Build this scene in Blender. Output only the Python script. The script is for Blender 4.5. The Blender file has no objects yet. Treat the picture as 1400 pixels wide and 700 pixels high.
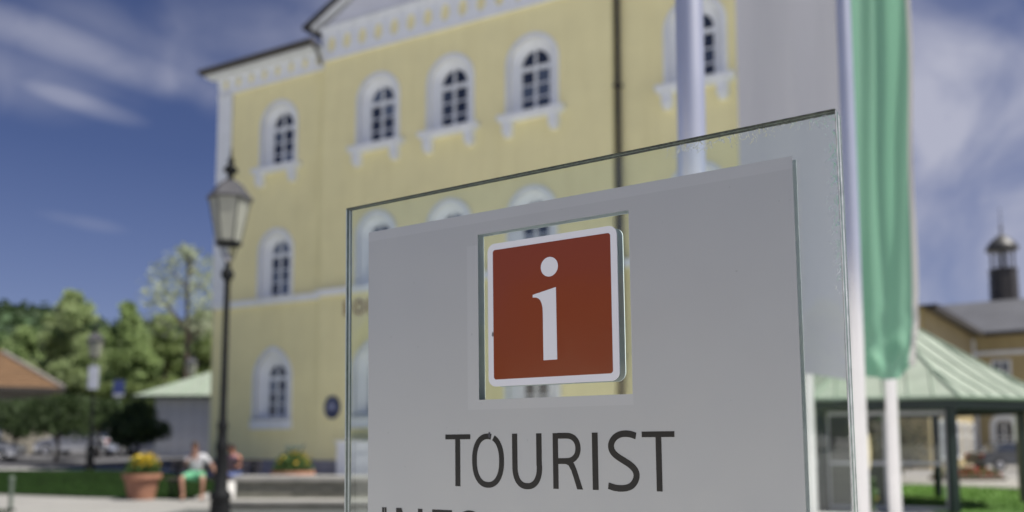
import bpy, bmesh, math, random
import numpy as np
from mathutils import Vector, Matrix, Euler
random.seed(7); RNG = np.random.default_rng(7)
S = bpy.context.scene; COL = S.collection
PI = math.pi; rad = math.radians

# ------------------------------------------------------------------ camera
PITCH = rad(5.464)
cam_d = bpy.data.cameras.new("camera"); cam = bpy.data.objects.new("camera", cam_d); COL.objects.link(cam)
cam_d.sensor_width = 36; cam_d.lens = 30.857; cam_d.shift_y = 0.1021
cam_d.clip_start = 0.05; cam_d.clip_end = 3000
cam.location = (0, 0, 1.35); cam.rotation_euler = (PI/2 + PITCH, 0, 0)
cam_d.dof.use_dof = True; cam_d.dof.focus_distance = 1.16; cam_d.dof.aperture_fstop = 2.9
S.camera = cam

# ------------------------------------------------------------------ light
SUN_AZ, SUN_EL = rad(112), rad(61)          # azimuth clockwise from +Y
sd = bpy.data.lights.new("sun", 'SUN'); so = bpy.data.objects.new("sun", sd); COL.objects.link(so)
sd.energy = 5.0; sd.angle = rad(0.53); sd.color = (1, 0.955, 0.88)
sdir = Vector((math.sin(SUN_AZ)*math.cos(SUN_EL), math.cos(SUN_AZ)*math.cos(SUN_EL), math.sin(SUN_EL)))
so.rotation_euler = sdir.to_track_quat('Z', 'Y').to_euler(); so.location = sdir*60
S.view_settings.view_transform = 'Standard'; S.view_settings.look = 'None'
S.view_settings.exposure = 0.48; S.view_settings.gamma = 1

def P(px, py, Y):                          # direction helper: a place at world depth Y seen towards (px, py) of the 1400x700 survey grid
    v = Vector(((px-700)/1200, 1, (493-py)/1200)); v.rotate(Euler((PITCH, 0, 0)))
    return Vector((0, 0, 1.35)) + v*(Y/v.y)

W = bpy.data.worlds.new("World"); S.world = W; W.use_nodes = True
nt = W.node_tree; nt.nodes.clear()
def N(t, **k):
    n = nt.nodes.new(t)
    for a, b in k.items(): setattr(n, a, b)
    return n
def link(a, b): nt.links.new(a, b)
def mth(op, a, b=None, c=None, clamp=False):
    n = N('ShaderNodeMath', operation=op, use_clamp=clamp)
    for i, v in enumerate((a, b, c)):
        if v is None: continue
        if isinstance(v, (int, float)): n.inputs[i].default_value = v
        else: link(v, n.inputs[i])
    return n.outputs[0]
out = N('ShaderNodeOutputWorld'); bg = N('ShaderNodeBackground'); link(bg.outputs[0], out.inputs[0])
sky = N('ShaderNodeTexSky', sky_type='NISHITA', sun_disc=False, sun_elevation=SUN_EL, sun_rotation=SUN_AZ, altitude=500, air_density=1.0, dust_density=0.3, ozone_density=4.0)
tc = N('ShaderNodeTexCoord'); D = tc.outputs['Generated']
sep = N('ShaderNodeSeparateXYZ'); link(D, sep.inputs[0])
# cloud layer seen in perspective: direction projected on a high plane
zz = mth('ADD', mth('MAXIMUM', sep.outputs[2], 0.0), 0.12)
cmb = N('ShaderNodeCombineXYZ'); link(mth('DIVIDE', sep.outputs[0], zz), cmb.inputs[0]); link(mth('DIVIDE', sep.outputs[1], zz), cmb.inputs[1])
def noise(vec, scale, det, rough, dist=0.0):
    n = N('ShaderNodeTexNoise'); link(vec, n.inputs['Vector']); n.inputs['Scale'].default_value = scale
    n.inputs['Detail'].default_value = det; n.inputs['Roughness'].default_value = rough; n.inputs['Distortion'].default_value = dist
    return n.outputs['Fac']
mpn = N('ShaderNodeMapping'); link(cmb.outputs[0], mpn.inputs[0]); mpn.inputs['Scale'].default_value = (0.55, 1.1, 1); mpn.inputs['Rotation'].default_value = (0, 0, 0.4); mpn.inputs['Location'].default_value = (3.1, 7.7, 0)
wisps = noise(mpn.outputs[0], 1.1, 6, 0.55, 0.3)
fine = noise(D, 7.0, 5, 0.5, 0.5)
side = mth('ADD', mth('MULTIPLY', sep.outputs[0], .75), mth('MULTIPLY', sep.outputs[1], -.65))      # extra cloud, sunward and behind the camera, added to fill the shaded facade
thr = mth('SUBTRACT', .66, mth('MULTIPLY', mth('MAXIMUM', side, 0.0), .22))
general = mth('MULTIPLY', mth('SUBTRACT', wisps, thr, clamp=True), 3.0, clamp=True)
cover = general
CLOUDS = [  # direction towards, half sizes (rad), tilt, strength
 (120, 72, .16, .021, -.13, .62), (250, 88, .13, .032, -.25, .32), (345, 40, .11, .04, .1, .42), (86, 131, .062, .011, -.17, .55), (470, -20, .09, .04, .2, .4),
 (1335, 95, .13, .045, -.05, 1.0), (1352, 274, .048, .017, .1, .8), (1300, 165, .22, .11, 0, 1.0), (1340, 330, .20, .13, 0, .80), (1390, 230, .08, .02, .1, .3), (120, 305, .05, .008, -.1, .18),
  (-250, 60, .2, .04, .1, .6), (1600, 120, .2, .05, .1, .8), (1650, 330, .15, .03, 0, .5)]
for px, py, a, b, tilt, st in CLOUDS:
    c = (P(px, py, 10)-Vector((0, 0, 1.35))).normalized()
    r = c.cross(Vector((0, 0, 1))).normalized(); u = r.cross(c)
    r2 = r*math.cos(tilt)+u*math.sin(tilt); u2 = u*math.cos(tilt)-r*math.sin(tilt)
    def dot(v):
        n = N('ShaderNodeVectorMath', operation='DOT_PRODUCT'); link(D, n.inputs[0]); n.inputs[1].default_value = v; return n.outputs['Value']
    uu = mth('MULTIPLY', dot(r2), 1/a); vv = mth('MULTIPLY', dot(u2), 1/b)
    q = mth('ADD', mth('MULTIPLY', uu, uu), mth('MULTIPLY', vv, vv))
    q = mth('ADD', q, mth('MULTIPLY', mth('SUBTRACT', fine, .45), 4.5))
    fall = mth('SUBTRACT', 1.0, mth('MULTIPLY', q, 0.42), clamp=True)
    fall = mth('MULTIPLY', fall, mth('GREATER_THAN', dot(c), 0.0))
    fall = mth('MULTIPLY', mth('MULTIPLY', fall, fall), st)
    cover = mth('MAXIMUM', cover, fall)
low = mth('MULTIPLY', mth('SUBTRACT', 0.30, sep.outputs[2], clamp=True), 0.6, clamp=True)   # thin veil near the horizon
cover = mth('MAXIMUM', cover, low)
mix = N('ShaderNodeMix', data_type='RGBA'); link(mth('MULTIPLY', cover, 0.85, clamp=True), mix.inputs[0]); tint = N('ShaderNodeMix', data_type='RGBA', blend_type='MULTIPLY'); tint.inputs[0].default_value = 1; link(sky.outputs[0], tint.inputs[6]); tint.inputs[7].default_value = (.64, .58, .76, 1); link(tint.outputs[2], mix.inputs[6]); mix.inputs[7].default_value = (6.0, 6.1, 7.3, 1)
link(mix.outputs[2], bg.inputs[0]); bg.inputs[1].default_value = 0.06

# ------------------------------------------------------------------ materials
MATS = {}
def mat(name, col, rough=.7, var=.12, scale=3.0, bump=0.0, metal=0.0, col2=None, spec=.5, trans=0.0, bscale=None, coat=0.0, dirt=None):
    if name in MATS: return MATS[name]
    m = bpy.data.materials.new(name); m.use_nodes = True; t = m.node_tree; b = t.nodes['Principled BSDF']
    b.inputs['Roughness'].default_value = rough; b.inputs['Metallic'].default_value = metal
    b.inputs['Specular IOR Level'].default_value = spec; b.inputs['Coat Weight'].default_value = coat
    co = t.nodes.new('ShaderNodeTexCoord'); n = t.nodes.new('ShaderNodeTexNoise'); t.links.new(co.outputs['Object'], n.inputs['Vector'])
    n.inputs['Scale'].default_value = scale; n.inputs['Detail'].default_value = 6; n.inputs['Roughness'].default_value = .6
    r = t.nodes.new('ShaderNodeValToRGB'); t.links.new(n.outputs['Fac'], r.inputs[0])
    c2 = col2 or tuple(min(1, c*(1+var)) for c in col); c1 = tuple(c*(1-var) for c in col)
    r.color_ramp.elements[0].position = .32; r.color_ramp.elements[0].color = (*c1, 1)
    r.color_ramp.elements[1].position = .68; r.color_ramp.elements[1].color = (*c2, 1)
    src = r.outputs[0]
    if dirt:
        n3 = t.nodes.new('ShaderNodeTexNoise'); mp = t.nodes.new('ShaderNodeMapping'); mp.inputs['Scale'].default_value = (2.2, 2.2, .28)
        t.links.new(co.outputs['Object'], mp.inputs[0]); t.links.new(mp.outputs[0], n3.inputs['Vector']); n3.inputs['Scale'].default_value = 1.3; n3.inputs['Detail'].default_value = 8
        r3 = t.nodes.new('ShaderNodeValToRGB'); t.links.new(n3.outputs['Fac'], r3.inputs[0]); r3.color_ramp.elements[0].position = .45; r3.color_ramp.elements[1].position = .8
        mx = t.nodes.new('ShaderNodeMix'); mx.data_type = 'RGBA'; mx.blend_type = 'MULTIPLY'; t.links.new(r3.outputs[0], mx.inputs[0]); t.links.new(src, mx.inputs[6]); mx.inputs[7].default_value = (*dirt, 1)
        src = mx.outputs[2]
    t.links.new(src, b.inputs['Base Color'])
    if bump:
        n2 = t.nodes.new('ShaderNodeTexNoise'); t.links.new(co.outputs['Object'], n2.inputs['Vector']); n2.inputs['Scale'].default_value = bscale or scale*6; n2.inputs['Detail'].default_value = 4
        bp = t.nodes.new('ShaderNodeBump'); bp.inputs['Strength'].default_value = bump; bp.inputs['Distance'].default_value = .02
        t.links.new(n2.outputs['Fac'], bp.inputs['Height']); t.links.new(bp.outputs[0], b.inputs['Normal'])
    if trans:
        tr = t.nodes.new('ShaderNodeBsdfTranslucent'); t.links.new(src, tr.inputs[0]); ms = t.nodes.new('ShaderNodeMixShader'); ms.inputs[0].default_value = trans
        t.links.new(b.outputs[0], ms.inputs[1]); t.links.new(tr.outputs[0], ms.inputs[2]); t.links.new(ms.outputs[0], t.nodes['Material Output'].inputs[0])
    MATS[name] = m; return m

yellow = mat('yellow_plaster', (.89, .82, .46), .85, .045, .7, .15, bscale=40, dirt=(.94, .93, .90))
trim = mat('white_trim', (.82, .85, .88), .7, .05, 1.5, .1, bscale=30, dirt=(.88, .88, .86))
tymp = mat('pale_gable_plaster', (.68, .70, .76), .8, .05, 1.0)
plinthm = mat('grey_plinth', (.27, .26, .28), .85, .12, 2.0, .2)
slate = mat('dark_slate', (.07, .07, .075), .6, .2, 2.0, .2)
gutterm = mat('dark_brown_metal', (.045, .04, .035), .45, .2, 3.0)
pane_m = mat('window_glass_dark', (.03, .036, .055), .06, .3, .8, spec=.9)
pane_w = mat('window_glass_curtained', (.14, .17, .24), .2, .35, .9, spec=.8)
_t = pane_m.node_tree; _b = _t.nodes['Principled BSDF']; _o = _t.nodes.new('ShaderNodeObjectInfo'); _src = _b.inputs['Base Color'].links[0].from_socket
_r = _t.nodes.new('ShaderNodeValToRGB'); _t.links.new(_o.outputs['Random'], _r.inputs[0]); _r.color_ramp.elements[0].position = .45; _r.color_ramp.elements[1].position = .95
_m = _t.nodes.new('ShaderNodeMix'); _m.data_type = 'RGBA'; _t.links.new(_r.outputs[0], _m.inputs[0]); _t.links.new(_src, _m.inputs[6]); _m.inputs[7].default_value = (.13, .16, .22, 1); _t.links.new(_m.outputs[2], _b.inputs['Base Color'])
steel = mat('brushed_aluminium', (.80, .80, .82), .34, .03, 4.0, metal=.8)
iron = mat('dark_cast_iron', (.012, .013, .014), .65, .3, 6.0, .2, spec=.12)
ironroof = mat('weathered_lamp_roof', (.06, .06, .066), .5, .25, 5.0)
asphalt = mat('asphalt', (.11, .11, .118), .9, .15, .5, .3, bscale=30)
gravel = mat('pale_gravel_path', (.255, .25, .235), .95, .1, .8, .4, bscale=60)
paving = mat('grey_paving', (.55, .54, .52), .9, .12, .7, .3, bscale=30)
lawnm = mat('shaded_lawn_green', (.014, .034, .006), .95, .3, .6, .4, bscale=30, spec=.05); lawnb = mat('bright_lawn_green', (.075, .16, .025), .95, .25, .6, .4, bscale=30)  # left lawn's shade is put into its darker green; right lawn is brighter
copper = mat('green_copper_roof', (.27, .315, .255), .6, .10, 1.2, .1, dirt=(.82, .86, .82))
seam_m = mat('copper_seam_dark', (.22, .29, .22), .6, .1, 1.5)
darkgreen = mat('dark_green_steel', (.018, .03, .027), .45, .2, 2.0)
lightframe = mat('pale_grey_frame', (.42, .43, .44), .5, .08, 2.0)
terracotta = mat('terracotta', (.33, .16, .10), .8, .15, 4.0, .2)
stone = mat('mossy_stone', (.19, .195, .15), .9, .25, 2.0, .4, col2=(.25, .24, .20))
stonel = mat('pale_coping_stone', (.36, .35, .32), .85, .12, 2.0, .3)
bark = mat('bark', (.09, .07, .05), .9, .3, 4.0, .5)

def clear_glass(name, col=(.9, .96, .93), dens=0.0, bump=False, alpha=None):
    m = bpy.data.materials.new(name); m.use_nodes = True; t = m.node_tree; b = t.nodes['Principled BSDF']
    b.inputs['Base Color'].default_value = (*col, 1); b.inputs['Roughness'].default_value = 0.0; b.inputs['IOR'].default_value = 1.5
    b.inputs['Transmission Weight'].default_value = 1.0
    if dens:
        v = t.nodes.new('ShaderNodeVolumeAbsorption'); v.inputs[0].default_value = (.52, .86, .74, 1); v.inputs[1].default_value = dens*.35
        t.links.new(v.outputs[0], t.nodes['Material Output'].inputs['Volume'])
    if bump:   # lumpy laminate smears that creep in from the upper right rim
        co = t.nodes.new('ShaderNodeTexCoord'); sx = t.nodes.new('ShaderNodeSeparateXYZ'); t.links.new(co.outputs['Object'], sx.inputs[0])
        def mm(op, a, b_, clamp=False):
            n = t.nodes.new('ShaderNodeMath'); n.operation = op; n.use_clamp = clamp
            for i, v in enumerate((a, b_)):
                if isinstance(v, (int, float)): n.inputs[i].default_value = v
                else: t.links.new(v, n.inputs[i])
            return n.outputs[0]
        e1 = mm('MULTIPLY', mm('SUBTRACT', sx.outputs[0], .362), 60.0, True)
        e2 = mm('MULTIPLY', mm('SUBTRACT', sx.outputs[2], .188), 60.0, True)
        e3 = mm('MULTIPLY', mm('SUBTRACT', sx.outputs[0], .12), 7.0, True)
        e4 = mm('MULTIPLY', mm('SUBTRACT', sx.outputs[2], -.02), 12.0, True)
        mk = mm('MAXIMUM', mm('MULTIPLY', e1, e4), mm('MULTIPLY', e2, e3))
        n = t.nodes.new('ShaderNodeTexNoise'); n.inputs['Scale'].default_value = 90; n.inputs['Detail'].default_value = 2; n.inputs['Distortion'].default_value = 1.5
        t.links.new(co.outputs['Object'], n.inputs['Vector'])
        rr = t.nodes.new('ShaderNodeValToRGB'); t.links.new(n.outputs['Fac'], rr.inputs[0]); rr.color_ramp.elements[0].position = .55; rr.color_ramp.elements[1].position = .62
        h = mm('MULTIPLY', rr.outputs[0], mk)
        bp = t.nodes.new('ShaderNodeBump'); bp.inputs['Strength'].default_value = .2; bp.inputs['Distance'].default_value = .001
        t.links.new(h, bp.inputs['Height']); t.links.new(bp.outputs[0], b.inputs['Normal'])
    MATS[name] = m; return m
sign_glass = clear_glass('sign_glass', (.94, .985, .96), 4.0, True)
thin_glass = clear_glass('thin_glazing', (.75, .80, .80))
lantern_glass = mat('milky_lantern_glass', (.50, .51, .44), .3, .1, 4.0, trans=.45)

# ------------------------------------------------------------------ builders
class MB:
    def __init__(s): s.bm = bmesh.new()
    def box(s, x0, x1, y0, y1, z0, z1, M=None):
        vs = [s.bm.verts.new(Vector(p) if M is None else M @ Vector(p)) for p in ((x0,y0,z0),(x1,y0,z0),(x1,y1,z0),(x0,y1,z0),(x0,y0,z1),(x1,y0,z1),(x1,y1,z1),(x0,y1,z1))]
        for f in ((0,3,2,1),(4,5,6,7),(0,1,5,4),(1,2,6,5),(2,3,7,6),(3,0,4,7)): s.bm.faces.new([vs[i] for i in f])
        return s
    def face(s, pts): s.bm.faces.new([s.bm.verts.new(p) for p in pts]); return s
    def loft(s, rings, cap=True, closed=True):
        R = [[s.bm.verts.new(p) for p in r] for r in rings]; n = len(R[0])
        for a, b in zip(R, R[1:]):
            for i in range(n if closed else n-1): s.bm.faces.new((a[i], a[(i+1) % n], b[(i+1) % n], b[i]))
        if cap and closed: s.bm.faces.new(R[0][::-1]); s.bm.faces.new(R[-1])
        return s
    def lathe(s, prof, n=16, c=(0, 0, 0), rot=0.0):
        return s.loft([[(c[0]+r*math.cos(rot+2*PI*i/n), c[1]+r*math.sin(rot+2*PI*i/n), c[2]+z) for i in range(n)] for r, z in prof])
    def tube(s, pts, r, n=8):
        pts = [Vector(p) for p in pts]; rr = r if isinstance(r, (list, tuple)) else [r]*len(pts); rings = []
        for i, p in enumerate(pts):
            d = (pts[min(i+1, len(pts)-1)]-pts[max(i-1, 0)]).normalized()
            a = d.orthogonal().normalized() if i == 0 else (a-d*a.dot(d)).normalized()
            b = d.cross(a); rings.append([p+(a*math.cos(2*PI*k/n)+b*math.sin(2*PI*k/n))*rr[i] for k in range(n)])
        return s.loft(rings)
    def prism(s, poly, y0, y1):            # polygon in x,z pushed from y0 to y1
        return s.loft([[(x, y0, z) for x, z in poly], [(x, y1, z) for x, z in poly]])
    def ring(s, outer, inner, y0, y1, yi=None):    # loops of equal length, face ring in x,z with depth
        n = len(outer); yi = y1 if yi is None else yi
        A = [s.bm.verts.new((x, y0, z)) for x, z in outer]; B = [s.bm.verts.new((x, y0, z)) for x, z in inner]
        C = [s.bm.verts.new((x, y1, z)) for x, z in outer]; Dv = [s.bm.verts.new((x, yi, z)) for x, z in inner]
        for i in range(n):
            j = (i+1) % n
            for q in ((A[i], A[j], B[j], B[i]), (C[j], C[i], Dv[i], Dv[j]), (A[j], A[i], C[i], C[j]), (B[i], B[j], Dv[j], Dv[i])): s.bm.faces.new(q)
        return s
    def build(s, name, m, parent=None, smooth=False, bevel=0, loc=None):
        bmesh.ops.recalc_face_normals(s.bm, faces=s.bm.faces)
        if bevel: bmesh.ops.bevel(s.bm, geom=list(s.bm.edges), offset=bevel, segments=2, profile=.6, affect='EDGES', clamp_overlap=True)
        me = bpy.data.meshes.new(name); s.bm.to_mesh(me); s.bm.free(); me.materials.append(m)
        if smooth:
            for p in me.polygons: p.use_smooth = True
        o = bpy.data.objects.new(name, me); COL.objects.link(o)
        if parent: o.parent = parent
        if loc: o.location = loc
        return o
def empty(name, label, cat, loc=(0, 0, 0), rotz=0, group=None):
    o = bpy.data.objects.new(name, None); COL.objects.link(o); o.location = loc; o.rotation_euler = (0, 0, rotz); o.empty_display_size = .1
    return tag(o, label, cat, group)
def tag(o, label, cat, group=None):
    o['label'] = label; o['category'] = cat
    if group: o['group'] = group
    return o
def kind(o, k='structure', label=None):
    o['kind'] = k
    if label: o['label'] = label
    return o
def inst(src, parent, loc=(0, 0, 0), rot=None, scale=None, name=None):     # a copy that shares mesh data
    o = src.copy(); COL.objects.link(o); o.parent = parent; o.location = loc
    if rot is not None: o.rotation_euler = rot
    if scale is not None: o.scale = scale
    return o
def copy_tree(o, parent=None):
    c = o.copy(); COL.objects.link(c); c.parent = parent
    for ch in [k for k in bpy.data.objects if k.parent == o]: copy_tree(ch, c)
    return c
def pydata(name, vs, fs, m, parent=None, smooth=False):
    me = bpy.data.meshes.new(name); me.from_pydata(vs, [], fs); me.materials.append(m); me.update()
    if smooth:
        for p in me.polygons: p.use_smooth = True
    o = bpy.data.objects.new(name, me); COL.objects.link(o)
    if parent: o.parent = parent
    return o

# ------------------------------------------------------------------ ground
def gz(x, y):                              # the ground climbs gently towards the far left
    t = min(1, max(0, (-x-9)/6)) if y < 60 else min(1, max(0, (-x-5)/10))
    return .03*max(0, y-26)*t if y < 70 else .03*44*t
def sheet(name, m, poly, dz, step=3.0):
    bm = bmesh.new(); f = bm.faces.new([bm.verts.new((x, y, 0)) for x, y in poly])
    xs = [p[0] for p in poly]; ys = [p[1] for p in poly]
    for ax, lo, hi in ((0, min(xs), max(xs)), (1, min(ys), max(ys))):
        k = lo+step
        while k < hi:
            co = Vector((k, 0, 0)) if ax == 0 else Vector((0, k, 0)); no = Vector((1, 0, 0)) if ax == 0 else Vector((0, 1, 0))
            bmesh.ops.bisect_plane(bm, geom=list(bm.verts)+list(bm.edges)+list(bm.faces), plane_co=co, plane_no=no); k += step
    for v in bm.verts: v.co.z = gz(v.co.x, v.co.y)+dz
    me = bpy.data.meshes.new(name); bm.to_mesh(me); bm.free(); me.materials.append(m)
    o = bpy.data.objects.new(name, me); COL.objects.link(o); return kind(o)
xs = sorted(set([-1500, -900, -500, -300, -200] + list(range(-150, 81, 3)) + [100, 200, 400, 900, 1500])); ys = sorted(set([-1500, -600, -200, -60, -20] + list(range(0, 121, 3)) + [150, 200, 300, 500, 900, 1500, 2600]))
gv = [(x, y, gz(x, y)) for y in ys for x in xs]; nx = len(xs)
gf = [(j*nx+i, j*nx+i+1, (j+1)*nx+i+1, (j+1)*nx+i) for j in range(len(ys)-1) for i in range(nx-1)]
kind(pydata('ground', gv, gf, paving))
sheet('path', gravel, [(-40, 8), (-5.2, 8), (-5.8, 12), (-6.2, 16.5), (-5.4, 18.2), (-5.0, 21.9), (-7.9, 22.2), (-11, 22.6), (-14, 24.0), (-18, 24.8), (-40, 25.7)], .012)
lawn_poly = [(-7.9, 21.5), (-11, 22.55), (-14, 23.95), (-18, 24.75), (-40, 25.7), (-40, 36), (-22, 35.8), (-13.5, 35.2), (-10.5, 32.5), (-8.6, 26)]
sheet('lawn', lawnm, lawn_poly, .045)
sheet('road', asphalt, [(-90, 38), (-14, 37.5), (-14, 56), (-90, 62)], .04)
lawn_r = [(8.2, 17), (22, 17), (24, 25.5), (16, 25), (13.5, 29.5), (9.6, 27)]
lawn_r2 = [(8.2, 11), (30, 11), (30, 16.98), (8.2, 16.98)]
sheet('forecourt', mat('forecourt_paving', (.22, .215, .205), .9, .12, .7, .3, bscale=30), [(5.5, 24), (70, 24), (70, 90), (9, 90)], .010)
sheet('lawn', lawnb, lawn_r, .03); sheet('lawn', lawnb, lawn_r2, .012)
sheet('path', gravel, [(14.5, 29.6), (16.4, 25.7), (25, 26.2), (40, 28), (40, 36), (18, 36)], .022)
# grass blades
def inside(x, y, poly):
    c = False; j = len(poly)-1
    for i in range(len(poly)):
        if (poly[i][1] > y) != (poly[j][1] > y) and x < (poly[j][0]-poly[i][0])*(y-poly[i][1])/(poly[j][1]-poly[i][1])+poly[i][0]: c = not c
        j = i
    return c
def grass(poly, n, m, box):
    vs, fs = [], []
    while len(fs) < n:
        x = random.uniform(box[0], box[1]); y = random.uniform(box[2], box[3])
        if not inside(x, y, poly): continue
        z = gz(x, y)+.03; h = random.uniform(.04, .10); a = random.uniform(0, PI); w = .012; k = len(vs)
        vs += [(x-w*math.cos(a), y-w*math.sin(a), z), (x+w*math.cos(a), y+w*math.sin(a), z), (x+random.uniform(-.03, .03), y+random.uniform(-.03, .03), z+h)]; fs.append((k, k+1, k+2))
    return kind(pydata('grass', vs, fs, m), 'stuff', 'short green grass blades of the lawn')
grassm = mat('shaded_grass_blades', (.02, .045, .010), .95, .35, 1.5, trans=.4); grassb = mat('bright_grass_blades', (.09, .19, .03), .8, .3, 1.5, trans=.4)  # blades of the left lawn darkened for shade as well
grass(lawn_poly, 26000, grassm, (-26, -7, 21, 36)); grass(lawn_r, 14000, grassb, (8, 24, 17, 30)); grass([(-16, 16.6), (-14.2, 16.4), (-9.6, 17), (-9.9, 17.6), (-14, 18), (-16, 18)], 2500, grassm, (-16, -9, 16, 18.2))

# ------------------------------------------------------------------ the tourist sign
sign = empty('information_sign', 'large glass sign panel with grey sheet, red i square and the word TOURIST', 'sign')
az, ti, ro = -.578, .0137, -.0043
RS = Matrix.Rotation(az, 4, 'Z') @ Matrix.Rotation(ti, 4, 'X') @ Matrix.Rotation(ro, 4, 'Y')
sign.matrix_world = Matrix.Translation((0.05686, 1.18558, 1.52656)) @ RS
GT = .026
g = MB(); g.box(-.3873, .3783, .0006, GT, -1.46, .2065); glass = g.build('glass_pane', sign_glass, sign, bevel=.0006)
def film_mat(name, base, inset=True):
    m = bpy.data.materials.new(name); m.use_nodes = True; t = m.node_tree; b = t.nodes['Principled BSDF']
    b.inputs['Roughness'].default_value = .38; b.inputs['Metallic'].default_value = .35; b.inputs['Specular IOR Level'].default_value = .5
    co = t.nodes.new('ShaderNodeTexCoord'); sx = t.nodes.new('ShaderNodeSeparateXYZ'); t.links.new(co.outputs['Object'], sx.inputs[0])
    def mm(op, a, b_=0.0, clamp=False):
        n = t.nodes.new('ShaderNodeMath'); n.operation = op; n.use_clamp = clamp
        for i, v in enumerate((a, b_)):
            if isinstance(v, (int, float)): n.inputs[i].default_value = v
            else: t.links.new(v, n.inputs[i])
        return n.outputs[0]
    n = t.nodes.new('ShaderNodeTexNoise'); n.inputs['Scale'].default_value = 9; n.inputs['Detail'].default_value = 8; t.links.new(co.outputs['Object'], n.inputs['Vector'])
    n2 = t.nodes.new('ShaderNodeTexNoise'); n2.inputs['Scale'].default_value = 900; n2.inputs['Detail'].default_value = 2; t.links.new(co.outputs['Object'], n2.inputs['Vector'])
    k = mm('ADD', mm('MULTIPLY', mm('SUBTRACT', n.outputs['Fac'], .5), .05), mm('MULTIPLY', mm('SUBTRACT', n2.outputs['Fac'], .5), .10))
    n5 = t.nodes.new('ShaderNodeTexNoise'); n5.inputs['Scale'].default_value = 150; n5.inputs['Detail'].default_value = 1; t.links.new(co.outputs['Object'], n5.inputs['Vector'])
    k = mm('SUBTRACT', mm('ADD', k, 1.0), mm('MULTIPLY', mm('MULTIPLY', mm('SUBTRACT', n5.outputs['Fac'], .76), 30.0, True), .16))
    if inset:   # top band and hole rim painted paler, as light shows through beyond back sheet
        def sstep(v, edge): return mm('MULTIPLY', mm('SUBTRACT', v, edge), 900.0, True)
        top = sstep(sx.outputs[2], .1445)
        inx = mm('MULTIPLY', sstep(sx.outputs[0], -.146), mm('SUBTRACT', 1.0, sstep(sx.outputs[0], .1155)))
        inz = mm('MULTIPLY', sstep(sx.outputs[2], -.127), mm('SUBTRACT', 1.0, sstep(sx.outputs[2], .112)))
        band = mm('MAXIMUM', top, mm('MULTIPLY', inx, inz))
        k = mm('MULTIPLY', k, mm('ADD', 1.0, mm('MULTIPLY', band, .075)))
    vm = t.nodes.new('ShaderNodeVectorMath'); vm.operation = 'SCALE'; vm.inputs[0].default_value = base; t.links.new(k, vm.inputs['Scale']); t.links.new(vm.outputs[0], b.inputs['Base Color'])
    n4 = t.nodes.new('ShaderNodeTexNoise'); n4.inputs['Scale'].default_value = 5; n4.inputs['Detail'].default_value = 7; n4.inputs['Distortion'].default_value = 2.0; t.links.new(co.outputs['Object'], n4.inputs['Vector'])
    t.links.new(mm('ADD', .29, mm('MULTIPLY', n4.outputs['Fac'], .20)), b.inputs['Roughness'])
    bp = t.nodes.new('ShaderNodeBump'); bp.inputs['Strength'].default_value = .04; bp.inputs['Distance'].default_value = .001; t.links.new(n2.outputs['Fac'], bp.inputs['Height']); t.links.new(bp.outputs[0], b.inputs['Normal'])
    MATS[name] = m; return m
film = film_mat('grey_print_sheet', (.455, .47, .465))
filmb = film_mat('grey_back_sheet', (.85, .92, .92), False); _fb = filmb.node_tree.nodes['Principled BSDF']; _fb.inputs['Metallic'].default_value = 0; _fb.inputs['Specular IOR Level'].default_value = .2
def rect(x0, x1, z0, z1): return [(x0, z0), (x1, z0), (x1, z1), (x0, z1)]
HOLE = rect(-.1257, .1152, -.1125, .1275)
f = MB(); f.ring(rect(-.3376, .3277, -1.25, .1600), HOLE, 0, .0004); f.build('front_sheet', film, sign)
f = MB(); f.ring(rect(-.3376, .3277, -1.25, .1600), HOLE, GT-.0006, GT+.0004); f.build('back_sheet', filmb, sign)
def rrect(cx, cz, w, h, r, n=8):
    pts = []
    for sx, sz, a0 in ((1, 1, 0), (-1, 1, 90), (-1, -1, 180), (1, -1, 270)):
        for i in range(n+1):
            a = rad(a0+90*i/n); pts.append((cx+sx*(w/2-r)+r*math.cos(a), cz+sz*(h/2-r)+r*math.sin(a)))
    return pts
whitep = mat('white_plate', (.72, .73, .76), .3, .02, 8.0)
redp = mat('brick_red_plate', (.22, .045, .017), .12, .03, 3.0, .012, bscale=25, spec=.45)
blackp = mat('black_lettering', (.010, .010, .010), .28, .2, 12.0, spec=.4)
tealb = mat('backing_plate_dull', (.70, .80, .80), .6, .05, 6.0)
MB().prism(rrect(-.0048, .0078, .2056, .2048, .012), -.0016, .0002).build('white_plate', whitep, sign)
MB().prism(rrect(-.0048, .0080, .1872, .1856, .004), -.0018, -.00155).build('red_field', redp, sign)
MB().prism(rrect(-.0048, .0078, .2056, .2048, .012), GT-.0006, GT+.002).build('backing_plate', tealb, sign)
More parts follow.
